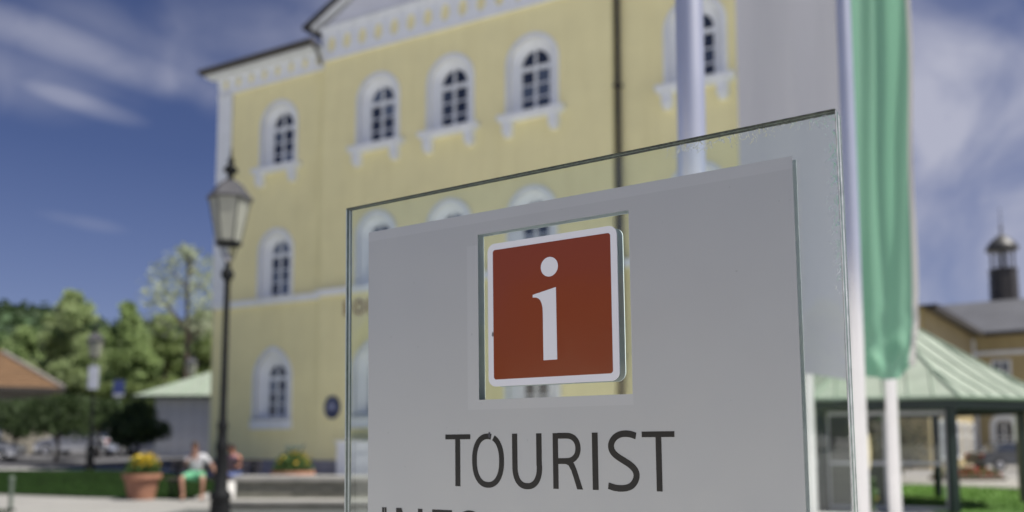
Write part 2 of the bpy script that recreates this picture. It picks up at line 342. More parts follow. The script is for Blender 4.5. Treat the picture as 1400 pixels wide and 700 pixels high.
# the i
MB().prism([(-.0047+.0136*math.cos(2*PI*k/40), .0662+.0136*math.sin(2*PI*k/40)) for k in range(40)], -.0021, -.0018).build('letter_dot', whitep, sign)
cv = [(-.0160, .0030), (-.0163, .0100), (-.0175, .0160), (-.0197, .0210), (-.0228, .0240), (-.0265, .0256), (-.0320, .0262)]
MB().prism([(.0056, -.0620), (.0052, .0370), (-.0320, .0298)]+cv[::-1]+[(-.0160, -.0620)], -.0021, -.0018).build('letter_i', whitep, sign)
MB().prism([(-.1005, -.0180), (-.0990, -.0165), (-.0983, -.0210), (-.0993, -.0240), (-.1012, -.0215)], -.0023, -.0018).build('scuff', mat('scuff_grey', (.16, .15, .15), .8), sign)
def letter(polys, name):
    b = MB()
    for k, p in enumerate(polys): b.prism(p, -.00035-.00004*k, .00005)
    return b.build(name, blackp, sign)
def stroke(pts, w):
    L, Rr = [], []
    for i, p in enumerate(pts):
        a = Vector(pts[max(i-1, 0)]); c = Vector(pts[min(i+1, len(pts)-1)]); d = (c-a).normalized(); n = Vector((-d.y, d.x)); ww = w[i] if isinstance(w, list) else w
        L.append(tuple(Vector(p)+n*ww/2)); Rr.append(tuple(Vector(p)-n*ww/2))
    return L, Rr
def ribbon(b, pts, w, y0, y1=.00005, cut=False):
    L, Rr = stroke(pts, w)
    if cut:
        for e_ in (0, -1): L[e_] = (pts[e_][0], L[e_][1]); Rr[e_] = (pts[e_][0], Rr[e_][1])
    for i in range(len(L)-1): b.prism([L[i], L[i+1], Rr[i+1], Rr[i]], y0, y1)
    bmesh.ops.remove_doubles(b.bm, verts=list(b.bm.verts), dist=1e-6)
def ell(cx, cz, rx, rz, a0, a1, n, p=2.0):
    o = []
    for i in range(n+1):
        a = rad(a0+(a1-a0)*i/n); c, s_ = math.cos(a), math.sin(a)
        o.append((cx+rx*math.copysign(abs(c)**(2/p), c), cz+rz*math.copysign(abs(s_)**(2/p), s_)))
    return o
T, B_ = -.1613, -.2358
letter([rect(-.1863, -.1415, -.1684, T), rect(-.1684, -.1597, B_, -.16835)], 'letter_t')
b = MB(); ribbon(b, ell(-.1111, -.1987, .0233, .0341, 78, 428, 60, 2.25), .0081, -.00035); b.build('letter_o', blackp, sign)
MB().prism([(-.1092, -.1583), (-.1068, -.1592), (-.1062, -.1655), (-.1082, -.1672), (-.1100, -.1650)], -.0005, 0).build('scratch', mat('scratch_dark', (.05, .05, .06), .6), sign)
b = MB(); ribbon(b, [(-.0657, T), (-.0657, -.2035)]+ell(-.0458, -.2065, .0198, .0268, 180, 360, 30, 2.3)+[(-.0264, -.2035), (-.0264, T)], .0085, -.00035); b.build('letter_u', blackp, sign)
b = MB(); b.prism(rect(-.0045, .0036, B_, T), -.00035, .00005); ribbon(b, [(.0034, -.1649), (.0150, -.1649)]+ell(.0165, -.1817, .0176, .0168, 80, -80, 24, 2.2)+[(.0150, -.1987), (.0034, -.1987)], .0078, -.00031)
b.prism([(.0150, -.1960), (.0225, -.1972), (.0272, -.2010), (.0312, -.2090), (.0345, -.2185), (.0405, -.2358), (.0320, -.2358), (.0264, -.2190), (.0232, -.2105), (.0195, -.2045), (.0150, -.2024)], -.00027, .00005); b.build('letter_r', blackp, sign)
letter([rect(.0552, .0637, B_, T)], 'letter_i')
b = MB()
sp = [(.1177, -.1662), (.1120, -.1640), (.1040, -.1630), (.0960, -.1638), (.0885, -.1675), (.0836, -.1740), (.0826, -.1800), (.0845, -.1860), (.0905, -.1918), (.1000, -.1972), (.1095, -.2025), (.1160, -.2085), (.1186, -.2150), (.1170, -.2225), (.1120, -.2290), (.1050, -.2322), (.0960, -.2332), (.0870, -.2325), (.0785, -.2300)]
def smoothp(p, k=3):
    for _ in range(k):
        q = [p[0]]
        for a, c in zip(p, p[1:]): q += [(a[0]*.75+c[0]*.25, a[1]*.75+c[1]*.25), (a[0]*.25+c[0]*.75, a[1]*.25+c[1]*.75)]
        p = q+[p[-1]]
    return p
ribbon(b, smoothp(sp), .0084, -.00035, cut=True); b.build('letter_s', blackp, sign)
letter([rect(.1266, .1708, -.1680, -.1608), rect(.1454, .1531, -.2356, -.16795)], 'letter_t')
T2 = -.2705; H2 = .088
letter([rect(-.3083, -.3041, T2-H2, T2), rect(-.3030, -.2996, T2-H2, T2)], 'letter_i')
letter([rect(-.2802, -.2718, T2-H2, T2), rect(-.2381, -.2297, T2-H2, T2), [(-.2760, T2), (-.2700, T2), (-.2335, T2-H2), (-.2395, T2-H2)]], 'letter_n')
letter([rect(-.2112, -.2024, T2-H2, T2), rect(-.2026, -.1750, T2-.0082, T2), rect(-.2026, -.1800, T2-.048, T2-.040)], 'letter_f')
b = MB(); ribbon(b, ell(-.1437, T2-H2/2, .0262, .0405, 0, 360, 60, 2.2), .0088, -.00035); b.build('letter_o', blackp, sign)
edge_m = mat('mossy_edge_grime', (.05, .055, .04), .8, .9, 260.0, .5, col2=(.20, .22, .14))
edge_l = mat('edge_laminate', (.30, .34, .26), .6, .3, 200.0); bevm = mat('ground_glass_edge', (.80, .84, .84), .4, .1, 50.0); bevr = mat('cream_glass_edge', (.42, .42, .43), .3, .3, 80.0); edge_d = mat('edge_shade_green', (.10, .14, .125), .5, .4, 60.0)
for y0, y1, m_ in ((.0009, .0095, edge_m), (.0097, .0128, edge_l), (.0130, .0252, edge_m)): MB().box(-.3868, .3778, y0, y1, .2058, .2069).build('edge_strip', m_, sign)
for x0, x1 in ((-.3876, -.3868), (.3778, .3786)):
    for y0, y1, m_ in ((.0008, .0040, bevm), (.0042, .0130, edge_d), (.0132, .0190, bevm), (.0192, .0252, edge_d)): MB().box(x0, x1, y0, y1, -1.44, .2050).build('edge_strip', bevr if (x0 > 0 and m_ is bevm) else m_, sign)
MB().box(-.42, .41, -.05, GT+.05, -1.5267, -1.44).build('base_plinth', steel, sign, bevel=.004)

# ------------------------------------------------------------------ main building
BAZ = -.5054
bld = empty('spa_building', 'large yellow three storey building with white arched windows and gable', 'building', (-10.413, 34.056, 0), BAZ)
def arch(cx, hw, z0, spring, n=14, point=0.0):
    pts = [(cx-hw, z0), (cx+hw, z0)]
    for i in range(n+1):
        a = PI*i/n; s_ = math.sin(a); pts.append((cx+hw*math.cos(a), spring+hw*s_*(1+point*(s_**6))))
    return pts
def wall_plate(name, m, outer, holes, y, th, parent, loc=None):
    bm = bmesh.new(); edges = []
    for lp in [outer]+holes:
        v = [bm.verts.new((x, y, z)) for x, z in lp]; edges += [bm.edges.new((v[i], v[(i+1) % len(v)])) for i in range(len(v))]
    bmesh.ops.triangle_fill(bm, use_beauty=True, use_dissolve=False, edges=edges)
    r = bmesh.ops.extrude_face_region(bm, geom=list(bm.faces)); 
    for v in [q for q in r['geom'] if isinstance(q, bmesh.types.BMVert)]: v.co.y += th
    bmesh.ops.recalc_face_normals(bm, faces=bm.faces)
    me = bpy.data.meshes.new(name); bm.to_mesh(me); bm.free(); me.materials.append(m)
    o = bpy.data.objects.new(name, me); COL.objects.link(o); o.parent = parent
    if loc: o.location = loc
    return o
# rows: kind -> (outer half width, base z, spring z, pointed)
ROW = {3: (.98, 12.22, 13.94, 0), 2: (.92, 7.05, 8.83, 0), 1: (1.00, 1.93, 3.95, .16)}
cen_x = [6.33, 9.46, 12.66]; left_x = [1.30]; right_x = [18.10]; YC, YW = 0.0, .20
def holes_for(xs): return [arch(cx, ROW[r][0]-.13, ROW[r][1]+(.02 if r > 1 else .42), ROW[r][2], point=ROW[r][3]) for cx in xs for r in (1, 2, 3)]
wall_plate('wall', yellow, rect(3.72, 15.50, .76, 17.0), holes_for(cen_x), YC, .30, bld)
wall_plate('wall', yellow, rect(-2.05, 3.72, .76, 16.3), holes_for(left_x), YW, .30, bld)
wall_plate('wall', yellow, rect(15.50, 21.2, .76, 16.3), holes_for(right_x), YW, .30, bld)
MB().box(3.72, 3.74, YC+.3, YW+.35, .76, 17.0).build('return_wall', yellow, bld)
MB().box(15.48, 15.502, YC+.3, YW+.35, .76, 17.0).build('return_wall', yellow, bld)
for a0, a1, y0 in ((-2.09, 3.68, YW-.06), (3.68, 15.54, YC-.06), (15.54, 21.24, YW-.06)): MB().box(a0, a1, y0, y0+.5, -.1, .78).build('plinth', plinthm, bld)
e = MB(); e.box(-2.05, -1.75, .6, 14, 0, 16.3); e.build('end_wall', yellow, bld)
e = MB(); e.box(20.9, 21.2, .6, 14, 0, 16.3); e.build('end_wall', yellow, bld)
MB().box(-1.95, 21.2, 13.7, 14, 0, 16.3).build('rear_wall', yellow, bld)
MB().box(-1.6, 20.8, 1.6, 1.7, .1, 16.2).build('inner_partition', mat('dark_interior', (.03, .03, .035), .9), bld)
MB().box(-1.6, 20.8, .62, 13.6, 16.0, 16.1).build('attic_floor', slate, bld)
def make_window(row, parent=None):
    hw, z0, sp_, pt = ROW[row]; z0 = 0; sp_ = sp_-ROW[row][1]; zb = .02 if row > 1 else .42
    n = 14
    o1 = arch(0, hw, z0, sp_, n, pt); i1 = arch(0, hw-.13, zb, sp_, n, pt); gw = hw-.41 if row > 1 else hw-.52
    gs = sp_+(0 if row > 1 else .05); i2 = arch(0, gw, zb+.03, gs, n, 0)
    w = MB(); w.ring(o1, i1, -.07, .05, .05); win = w.build('window', trim, parent)
    w = MB(); k = len(i1)
    A = [w.bm.verts.new((x, .05, z)) for x, z in i1]; C = [w.bm.verts.new((x, .28, z)) for x, z in i2]
    for i in range(k): w.bm.faces.new((A[i], A[(i+1) % k], C[(i+1) % k], C[i]))
    w.build('reveal', trim, win)
    fr = MB(); top = gs+gw; zt = gs-.16; bar = .055
    fr.ring(i2, arch(0, gw-.055, zb+.10, gs, n, 0), .262, .34, .34)
    fr.box(-.05, .05, .255, .33, zb+.10, zt); fr.box(-gw+.05, gw-.05, .250, .33, zt-.02, zt+.13); fr.box(-.035, .035, .256, .33, zt+.13, gs+gw-.055)
    fr.build('frame', trim, win)
    h0, h1 = zb+.10, zt-.02; nr = 3; pw = gw-.055-.05
    br = None
    for q in range(1, nr):
        for s_ in (-1, 1):
            l_ = (s_*(.05+gw-.055)/2, .275, h0+(h1-h0)*q/nr)
            if br is None: br = MB().box(-pw/2, pw/2, 0, .035, -.022, .022).build('glazing_bar', trim, win, loc=l_)
            else: inst(br, win, l_)
    proto = None
    for s_ in (-1, 1):
        for q in range(nr):
            zc = h0+(h1-h0)*(q+.5)/nr; hh = (h1-h0)/nr
            if proto is None: proto = MB().box(-pw/2-.005, pw/2+.005, 0, .01, -hh/2, hh/2).build('pane', pane_m, win, loc=(s_*(.05+pw/2), .30, zc))
            else: inst(proto, win, (s_*(.05+pw/2), .30, zc))
    for s_ in (-1, 1):
        pts = [(s_*.035, zt+.13)]+[(s_*(gw-.05)*math.cos(a), gs+(gw-.05)*math.sin(a)) for a in [PI/2*i/8 for i in range(8)]]+[(s_*.035, gs+gw-.055)]
        pts = [pts[0]]+[(s_*(gw-.05), zt+.13)]+pts[1:]
        MB().prism(pts if s_ > 0 else pts[::-1], .302, .312).build('pane', pane_m, win)
    if row == 3:
        sl = MB(); sl.box(-hw-.22, hw+.22, -.30, .06, -.16, 0); sl.box(-hw-.16, hw+.16, -.22, .0, -.24, -.16); sl.build('sill', trim, win)
        for s_ in (-1, 1):
            c = MB(); x = s_*(hw-.13); c.box(x-.16, x+.16, -.24, .0, -.62, -.24); c.box(x-.12, x+.12, -.17, 0, -.74, -.62); c.build('sill_bracket', trim, win)
    elif row == 1:
        MB().box(-hw-.04, hw+.04, -.12, .02, .0, .42).build('apron', trim, win)
        MB().box(-hw+.06, hw-.06, -.18, -.12, .36, .43).build('ledge', mat('ledge_grey', (.4, .42, .46), .7), win)
    return win
for row in (3, 2, 1):
    base = None
    for xs_, yy in ((cen_x, YC), (left_x, YW), (right_x, YW)):
        for cx in xs_:
            if base is None: base = w_ = make_window(row, bld)
            else: w_ = copy_tree(base, bld)
            w_.location = (cx, yy, ROW[row][1])
# string course
for a0, a1, y0, z0, z1 in ((-2.0, 3.68, YW, 6.76, 7.0), (3.66, 15.56, YC, 6.82, 7.05), (15.56, 21.25, YW, 6.76, 7.0)):
    MB().box(a0, a1, y0-.12, y0, z0, z1).box(a0, a1, y0-.18, y0, z1-.06, z1+.0).build('string_course', trim, bld)
# pilaster strips on the ends, above the string course
for a0 in (-2.08, 20.45): MB().box(a0, a0+.80, YW-.06, YW, 7.0, 15.75).box(a0, a0+.80, YW-.10, YW, 15.55, 15.75).box(a0+.66, a0+.80, YW-.09, YW, 7.0, 15.55).build('pilaster', trim, bld)
# round arched friezes: every cell is a part of its own with an oval niche
def frieze(x0, x1, n, zl, h, yy, ov):
    w = (x1-x0)/n; K = 24
    outer = []
    for i in range(K):
        a = 2*PI*i/K; c, s_ = math.cos(a), math.sin(a); m_ = max(abs(c), abs(s_)); outer.append((w/2*c/m_, h/2*s_/m_))
    inner = [(ov[0]*math.cos(2*PI*i/K), ov[2]+ov[1]*math.sin(2*PI*i/K)*(1+.10*math.sin(2*PI*i/K))) for i in range(K)]
    cell = None
    for k in range(n):
        loc = (x0+w*(k+.5), yy-.07, zl+h/2)
        if cell is None: cell = MB().ring(outer, inner, 0, .07).build('frieze_arch', trim, bld, loc=loc)
        else: inst(cell, bld, loc)
    cor = None
    for k in range(n+1):
        loc = (x0+w*k, yy, zl+h)
        if cor is None: cor = MB().loft([[(-.05, -.08, -h*.75), (.05, -.08, -h*.75), (.05, -.07, -h*.75), (-.05, -.07, -h*.75)], [(-.07, -.125, -.02), (.07, -.125, -.02), (.07, -.07, -.02), (-.07, -.07, -.02)]]).build('corbel', trim, bld, loc=loc)
        else: inst(cor, bld, loc)
frieze(3.74, 15.48, 16, 15.90, 1.08, YC, (.185, .31, .0))
frieze(-2.03, 3.68, 8, 15.72, .74, YW, (.14, .24, .02))
frieze(15.56, 21.18, 8, 15.72, .74, YW, (.14, .24, .02))
for a0, a1, y0, z in ((3.60, 15.62, YC, 15.86), (-2.0, 3.60, YW, 15.68), (15.62, 21.26, YW, 15.68)): MB().box(a0, a1, y0-.10, y0, z, z+.09).build('frieze_edge', trim, bld)
# cornices
c = MB(); c.box(3.62, 15.60, -.13, 0, 16.98, 17.08); c.box(3.56, 15.66, -.19, 0, 17.08, 17.16); c.build('cornice', trim, bld)
MB().box(3.57, 15.65, -.18, .0, 17.16, 17.19).build('cornice_sheet', mat('cornice_flashing', (.35, .37, .36), .5), bld)
for a0, a1 in ((-2.45, 3.55), (15.65, 21.7)):
    MB().box(a0, a1, YW-.48, YW+.0, 16.44, 16.52).build('cornice', trim, bld)
    MB().box(a0-.12, a1, YW-.66, YW+.1, 16.52, 16.62).build('eave_board', gutterm, bld)
    MB().tube([(a0-.15, YW-.70, 16.62), (a1, YW-.70, 16.62)], .075, 8).build('gutter', gutterm, bld)
MB().tube([(3.25, YW-.70, 16.62), (3.48, YW-.72, 16.60), (3.64, YW-.72, 16.42), (3.69, YW-.55, 16.1), (3.66, YW-.30, 15.75)], [.085, .085, .08, .06, .05], 8).build('gutter_elbow', gutterm, bld)
# gable
AX, AZ = 9.61, 20.62
t = MB(); t.prism([(3.6, 17.19), (15.6, 17.19), (AX, AZ-.25)], -.04, .25); t.build('gable_wall', tymp, bld)
for s_ in (-1, 1):
    x0 = AX+s_*6.40; dz = (AZ-17.14)
    r_ = MB()
    r_.loft([[(x0, -.20, 17.18), (x0, .1, 17.18), (x0, .1, 17.34), (x0, -.20, 17.34)], [(AX, -.20, AZ-.14), (AX, .1, AZ-.14), (AX, .1, AZ), (AX, -.20, AZ)]]); r_.build('raking_cornice', trim, bld)
    r_ = MB(); x1 = AX+s_*6.75
    r_.loft([[(x1, -.34, 17.24), (x1, 7, 17.24), (x1, 7, 17.36), (x1, -.34, 17.36)], [(AX, -.34, AZ+.01), (AX, 7, AZ+.01), (AX, 7, AZ+.14), (AX, -.34, AZ+.14)]]); r_.build('gable_roof', slate, bld)
rd = MB(); rd.ring([(.55*math.cos(2*PI*i/24), .55*math.sin(2*PI*i/24)) for i in range(24)], [(.42*math.cos(2*PI*i/24), .42*math.sin(2*PI*i/24)) for i in range(24)], -.12, 0); rd.build('roundel', trim, bld, loc=(7.0, -.05, 18.28))
MB().prism([(.42*math.cos(2*PI*i/24), .42*math.sin(2*PI*i/24)) for i in range(24)], -.02, 0).build('roundel_field', yellow, bld, loc=(7.0, -.052, 18.28))
# main hipped roof
z0, z1 = 16.62, 18.9; a, b2 = -2.57, 21.82
rf = MB(); q = [(a, .14, z0), (b2, .14, z0), (b2, 14.4, z0), (a, 14.4, z0)]; rr = [(a+7, 7, z1), (b2-7, 7, z1)]
rf.face([q[0], q[1], rr[1], rr[0]]).face([q[1], q[2], rr[1]]).face([q[2], q[3], rr[0], rr[1]]).face([q[3], q[0], rr[0]]).face(q[::-1])
rf.build('roof', slate, bld)
MB().tube([(15.66, YW-.14, 16.5), (15.66, YW-.14, .3)], .085, 10).build('downpipe', gutterm, bld)
for z in (4.0, 8.5, 12.5): MB().box(15.54, 15.78, YW-.26, YW, z, z+.06).build('pipe_clamp', gutterm, bld)
# painted inscription, the part the sign leaves visible
brown = mat('brown_lettering', (.30, .19, .10), .8)
MB().box(4.93, 5.06, -.045, 0, 6.02, 6.55).build('wall_letter', brown, bld)
b = MB(); ribbon(b, ell(5.62, 6.28, .20, .23, 0, 360, 24), .10, -.05, 0); b.build('wall_letter', brown, bld)
b = MB(); b.box(6.02, 6.11, -.045, 0, 6.02, 6.55); b.box(6.40, 6.49, -.045, 0, 6.02, 6.55); b.prism([(6.11, 6.55), (6.2, 6.55), (6.40, 6.02), (6.31, 6.02)], -.043, 0); b.build('wall_letter', brown, bld)
# navy oval plaque
navy = mat('navy_enamel', (.025, .035, .09), .35, .15, 3.0)
pl = MB().prism([(.36*math.cos(2*PI*i/28), .42*math.sin(2*PI*i/28)) for i in range(28)], -.05, 0).build('wall_plaque', navy, None)
pl.parent = None; pl.matrix_world = bld.matrix_basis.copy(); M_ = Matrix.Translation(bld.location) @ Matrix.Rotation(BAZ, 4, 'Z')
pl.matrix_world = M_ @ Matrix.Translation((4.46, -.003, 2.69)); tag(pl, 'round navy blue enamel plaque on the yellow wall near its corner', 'plaque')
pale = mat('plaque_pale_blue', (.22, .24, .36), .5)
MB().prism([(-.20, -.08), (.20, -.08), (.20, .06), (.10, .10), (-.12, .10), (-.20, .05)], -.058, -.051).build('emblem', pale, pl)
MB().prism([(-.09, .12), (.09, .12), (.06, .26), (0, .30), (-.06, .26)], -.058, -.051).build('emblem', pale, pl)

def bw(x, y, z=0): return M_ @ Vector((x, y, z))
cab = empty('meter_cabinet', 'white cabinet standing against the yellow wall, seen through the glass edge', 'cabinet', bw(6.05, -.75), BAZ)
MB().box(-.75, .75, 0, .6, .08, 1.42).build('body', mat('white_cabinet', (.7, .72, .75), .5), cab, bevel=.02)
MB().box(-.80, .80, -.05, .65, 1.42, 1.48).build('lid', trim, cab); MB().box(-.7, .7, .03, .57, 0, .08).build('foot', plinthm, cab)
MB().box(-.01, .01, -.008, 0, .12, 1.38).build('door_gap', plinthm, cab)

# ------------------------------------------------------------------ flagpoles and banners
def pole(x, y, label, h=9.0, arm=False):
    o = empty('flagpole', label, 'flagpole', (x, y, 0), group='silver flagpoles in front of the building')
    MB().lathe([(.062, 0), (.062, 3), (.057, 6), (.05, h)], 32).build('shaft', steel, o, smooth=True)
    MB().lathe([(.16, 0), (.16, .03), (.09, .05), (.085, .22), (.07, .24)], 24).build('foot', steel, o)
    MB().lathe([(.05, h), (.07, h+.02), (.07, h+.08), (.02, h+.12)], 16).build('cap', steel, o)
    if arm: MB().tube([(-.75, -.09, h-.6), (.75, -.09, h-.6)], .02, 8).build('crossarm', steel, o)
    return o
pA = P(944, 110, 3.75); pole(pA.x, 3.75, 'thick bare silver flagpole nearest the sign, rising behind the glass top')
pB = P(1158, 150, 7.0); pole(pB.x, 7.0, 'bare silver flagpole just right of the sign glass edge')
pC = P(1216, 480, 9.3); pole(pC.x, 9.3, 'slim silver flagpole carrying the green banner', arm=True)
pD = P(1107, 560, 11.2); pole(pD.x, 11.2, 'silver flagpole behind the glass carrying the pale grey banner', arm=True)
def cloth(name, cols, fn, nu, nv, parent_tag, m):
    vs = [fn(i/nu, j/nv) for j in range(nv+1) for i in range(nu+1)]
    fs = [(j*(nu+1)+i, j*(nu+1)+i+1, (j+1)*(nu+1)+i+1, (j+1)*(nu+1)+i) for j in range(nv) for i in range(nu)]
    o = pydata(name, vs, fs, m, None, True)
    uvl = o.data.uv_layers.new(name='UVMap')
    for p in o.data.polygons:
        for li, vi in zip(p.loop_indices, p.vertices): uvl.data[li].uv = ((vi % (nu+1))/nu, (vi//(nu+1))/nv)
    return tag(o, *parent_tag)
def banner_mat(name, c1, c2, split, trans=.6):
    m = bpy.data.materials.new(name); m.use_nodes = True; t = m.node_tree; b = t.nodes['Principled BSDF']; b.inputs['Roughness'].default_value = .6
    uv = t.nodes.new('ShaderNodeTexCoord'); sx = t.nodes.new('ShaderNodeSeparateXYZ'); t.links.new(uv.outputs['UV'], sx.inputs[0])
    gt = t.nodes.new('ShaderNodeMath'); gt.operation = 'GREATER_THAN'; gt.inputs[1].default_value = split; t.links.new(sx.outputs[0], gt.inputs[0])
    mx = t.nodes.new('ShaderNodeMix'); mx.data_type = 'RGBA'; mx.inputs[6].default_value = (*c1, 1); mx.inputs[7].default_value = (*c2, 1); t.links.new(gt.outputs[0], mx.inputs[0])
    t.links.new(mx.outputs[2], b.inputs['Base Color'])
    n = t.nodes.new('ShaderNodeTexNoise'); n.inputs['Scale'].default_value = 6; n.inputs['Detail'].default_value = 5; bp = t.nodes.new('ShaderNodeBump'); bp.inputs['Strength'].default_value = .3; bp.inputs['Distance'].default_value = .02
    t.links.new(n.outputs['Fac'], bp.inputs['Height']); t.links.new(bp.outputs[0], b.inputs['Normal'])
    tr = t.nodes.new('ShaderNodeBsdfTranslucent'); t.links.new(mx.outputs[2], tr.inputs[0]); ms = t.nodes.new('ShaderNodeMixShader'); ms.inputs[0].default_value = trans
    t.links.new(b.outputs[0], ms.inputs[1]); t.links.new(tr.outputs[0], ms.inputs[2]); t.links.new(ms.outputs[0], t.nodes['Material Output'].inputs[0]); return m
green_m = banner_mat('green_banner_cloth', (.26, .51, .36), (.62, .60, .58), .93)
white_m = banner_mat('pale_banner_cloth', (.42, .42, .47), (.43, .43, .48), .97, .35)
def ss(a, b_, t): t = min(1, max(0, (t-a)/(b_-a))); return t*t*(3-2*t)
def green_fn(u, v):                       # v 0 top .. 1 bottom
    z = 8.3-v*(8.3-2.06)
    low = ss(.86, 1.0, v)
    xl = P(1165, 350, 8.9).x; xr = P(1259-10*v, 350, 8.9).x
    x = xl+(xr-xl)*u
    y = 8.95+.12*math.sin(u*5.2+3.9+.8*math.sin(3*v))*(.6+.1*v-.45*ss(.75, 1, v))+.035*math.sin(u*15+2+v*5)-.10*u
    y += low*(.05*math.sin(v*60+u*6)+.02*math.sin(v*110-u*8))
    z += -.05*low*math.sin(u*PI)+.10*low*ss(.7, 1, u)
    x += .02*low*(1-2*u)+.012*math.sin(v*17)*u
    return (x, y, z)
cloth('flag', None, green_fn, 60, 160, ('long green banner with pale stripe hanging on the flagpole, right of the sign', 'flag'), green_m)
def white_fn(u, v):
    z = 8.3-v*(8.3-2.18); xl = P(1015+12*ss(0.55, .95, v), 300, 10.9).x; xr = P(1152, 300, 10.9).x
    x = xl+(xr-xl)*u; y = 10.95+.022*math.sin(u*3.5+1.5*v+1)+.006*math.sin(u*9+v*4)-.05*u
    z += .06*math.sin(u*3.3+.4)*ss(.8, 1, v)+.10*(1-u)*0
    return (x, y, z)
cloth('flag', None, white_fn, 50, 120, ('plain pale grey white banner hanging behind the upper right of the sign', 'flag'), white_m)

# ------------------------------------------------------------------ street lamps
def make_lamp(label, H=6.12):
    o = empty('street_lamp', label, 'street lamp', group='old style iron street lamps')
    k = H/5.97
    def zz(z): return z*k
    prof = [(.20, 0), (.20, .10), (.17, .14), (.15, .48), (.17, .50), (.17, .56), (.11, .62), (.095, .9), (.085, 1.2), (.10, 1.24), (.10, 1.32), (.075, 1.38), (.07, 1.55), (.085, 1.58), (.085, 1.62), (.058, 1.70), (.050, 2.8), (.046, 3.85), (.05, 3.88), (.085, 3.93), (.105, 3.99), (.085, 4.05), (.045, 4.10), (.04, 4.18)]
    MB().lathe([(r, zz(z)) for r, z in prof], 20).build('post', iron, o, smooth=True)
    MB().lathe([(.012, zz(4.17)), (.042, zz(4.20)), (.058, zz(4.25)), (.042, zz(4.30)), (.012, zz(4.33))], 14).build('ball', steel, o, smooth=True)
    c = MB()
    for i in range(4):
        a = PI/4+PI/2*i; c.tube([(.03*math.cos(a), .03*math.sin(a), zz(4.16)), (.10*math.cos(a), .10*math.sin(a), zz(4.30)), (.15*math.cos(a), .15*math.sin(a), zz(4.47))], .012, 6)
    c.build('cradle', iron, o)
    zb, zt = zz(4.50), zz(5.20); rb, rt = .19, .325
    MB().lathe([(.20, zb-.05), (.215, zb-.02), (.205, zb+.01)], 6, rot=.2).build('lantern_base', iron, o)
    pb, pt_ = [], []
    for i in range(6):
        a = .2+2*PI*i/6; pb.append(Vector((rb*math.cos(a), rb*math.sin(a), zb))); pt_.append(Vector((rt*math.cos(a), rt*math.sin(a), zt)))
    for i in range(6):
        j = (i+1) % 6; q = [pb[i], pb[j], pt_[j], pt_[i]]; cc = sum(q, Vector())/4
        q2 = [v-(Vector((cc.x, cc.y, 0))).normalized()*.012 for v in q]
        m = MB(); m.loft([q, q2]); m.build('lantern_pane', lantern_glass, o)
    for i in range(6): MB().tube([pb[i], pt_[i]], .011, 6).build('lantern_bar', iron, o)
    MB().lathe([(.355, zt-.02), (.375, zt+.01), (.345, zt+.04), (.25, zt+.17), (.20, zt+.24), (.125, zt+.30), (.07, zt+.32)], 6, rot=.2).build('lantern_roof', ironroof, o)
    MB().lathe([(.07, zt+.31), (.05, zt+.36), (.045, zt+.42), (.11, zt+.46), (.12, zt+.50), (.07, zt+.55), (.04, zt+.58), (.06, zt+.62), (.02, zt+.72), (.006, zt+.88)], 12).build('finial', iron, o, smooth=True)
    return o
lp = P(304, 600, 14.0); lamp = make_lamp('tall black iron street lamp with six sided lantern in front of the yellow facade'); lamp.location = (lp.x, 14.0, 0)
l2 = copy_tree(lamp); lp = P(124.5, 600, 36.0); l2.location = (lp.x, 36, gz(lp.x, 36)); l2['label'] = 'distant iron street lamp among the trees at the far edge of the lawn'
l3 = copy_tree(lamp); lp = P(258.5, 600, 51.0); l3.location = (lp.x, 51, gz(lp.x, 51)); l3['label'] = 'farthest iron street lamp, before the pale boarded wall of the green roofed shed'
def leg(p0, p1): pass
shield = MB().box(-.20, .20, -.03, .03, 0, .95).build('banner_sign', mat('pale_sign', (.5, .52, .6), .6), None); q = P(127, 532, 35.8); shield.location = (q.x, 35.8, q.z); tag(shield, 'narrow pale sign hanging on the distant lamp post', 'sign')

# ------------------------------------------------------------------ low stone wall, planters, bench
D0 = 19.2; xa, xb = P(322, 650, D0).x, P(720, 650, D0).x
wl = empty('stone_wall', 'low mossy stone wall with pale coping and step in front of the facade', 'wall', (xa, D0, 0))
L = xb-xa
MB().box(-.05, L+.05, -.06, .50, .56, .67).build('coping', stonel, wl, bevel=.012)
pr = None
for r_ in range(3):
    x = 0 if r_ != 1 else -.0; k = 0
    while x < L-.01:
        w = min(.62 if not (r_ == 1 and k == 0) else .31, L-x)
        o = MB().box(0, w-.012, random.uniform(-.01, .01), .44, 0, .118).build('stone', stone, wl, bevel=.006, loc=(x, 0, .20+.12*r_)); x += w; k += 1
MB().box(-.1, L+.1, -.62, .46, .10, .185).build('step', stonel, wl, bevel=.01)
MB().box(-.05, L+.05, -.5, .46, .0, .10).build('step_riser', stone, wl)
pw = sheet('pavement', mat('dark_paving', (.07, .075, .07), .8, .2, 1.0), [(-6.65, 15.0), (4, 15.0), (4, 18.5), (-6.75, 18.5)], .016)  # darker ground strip along the front of the step

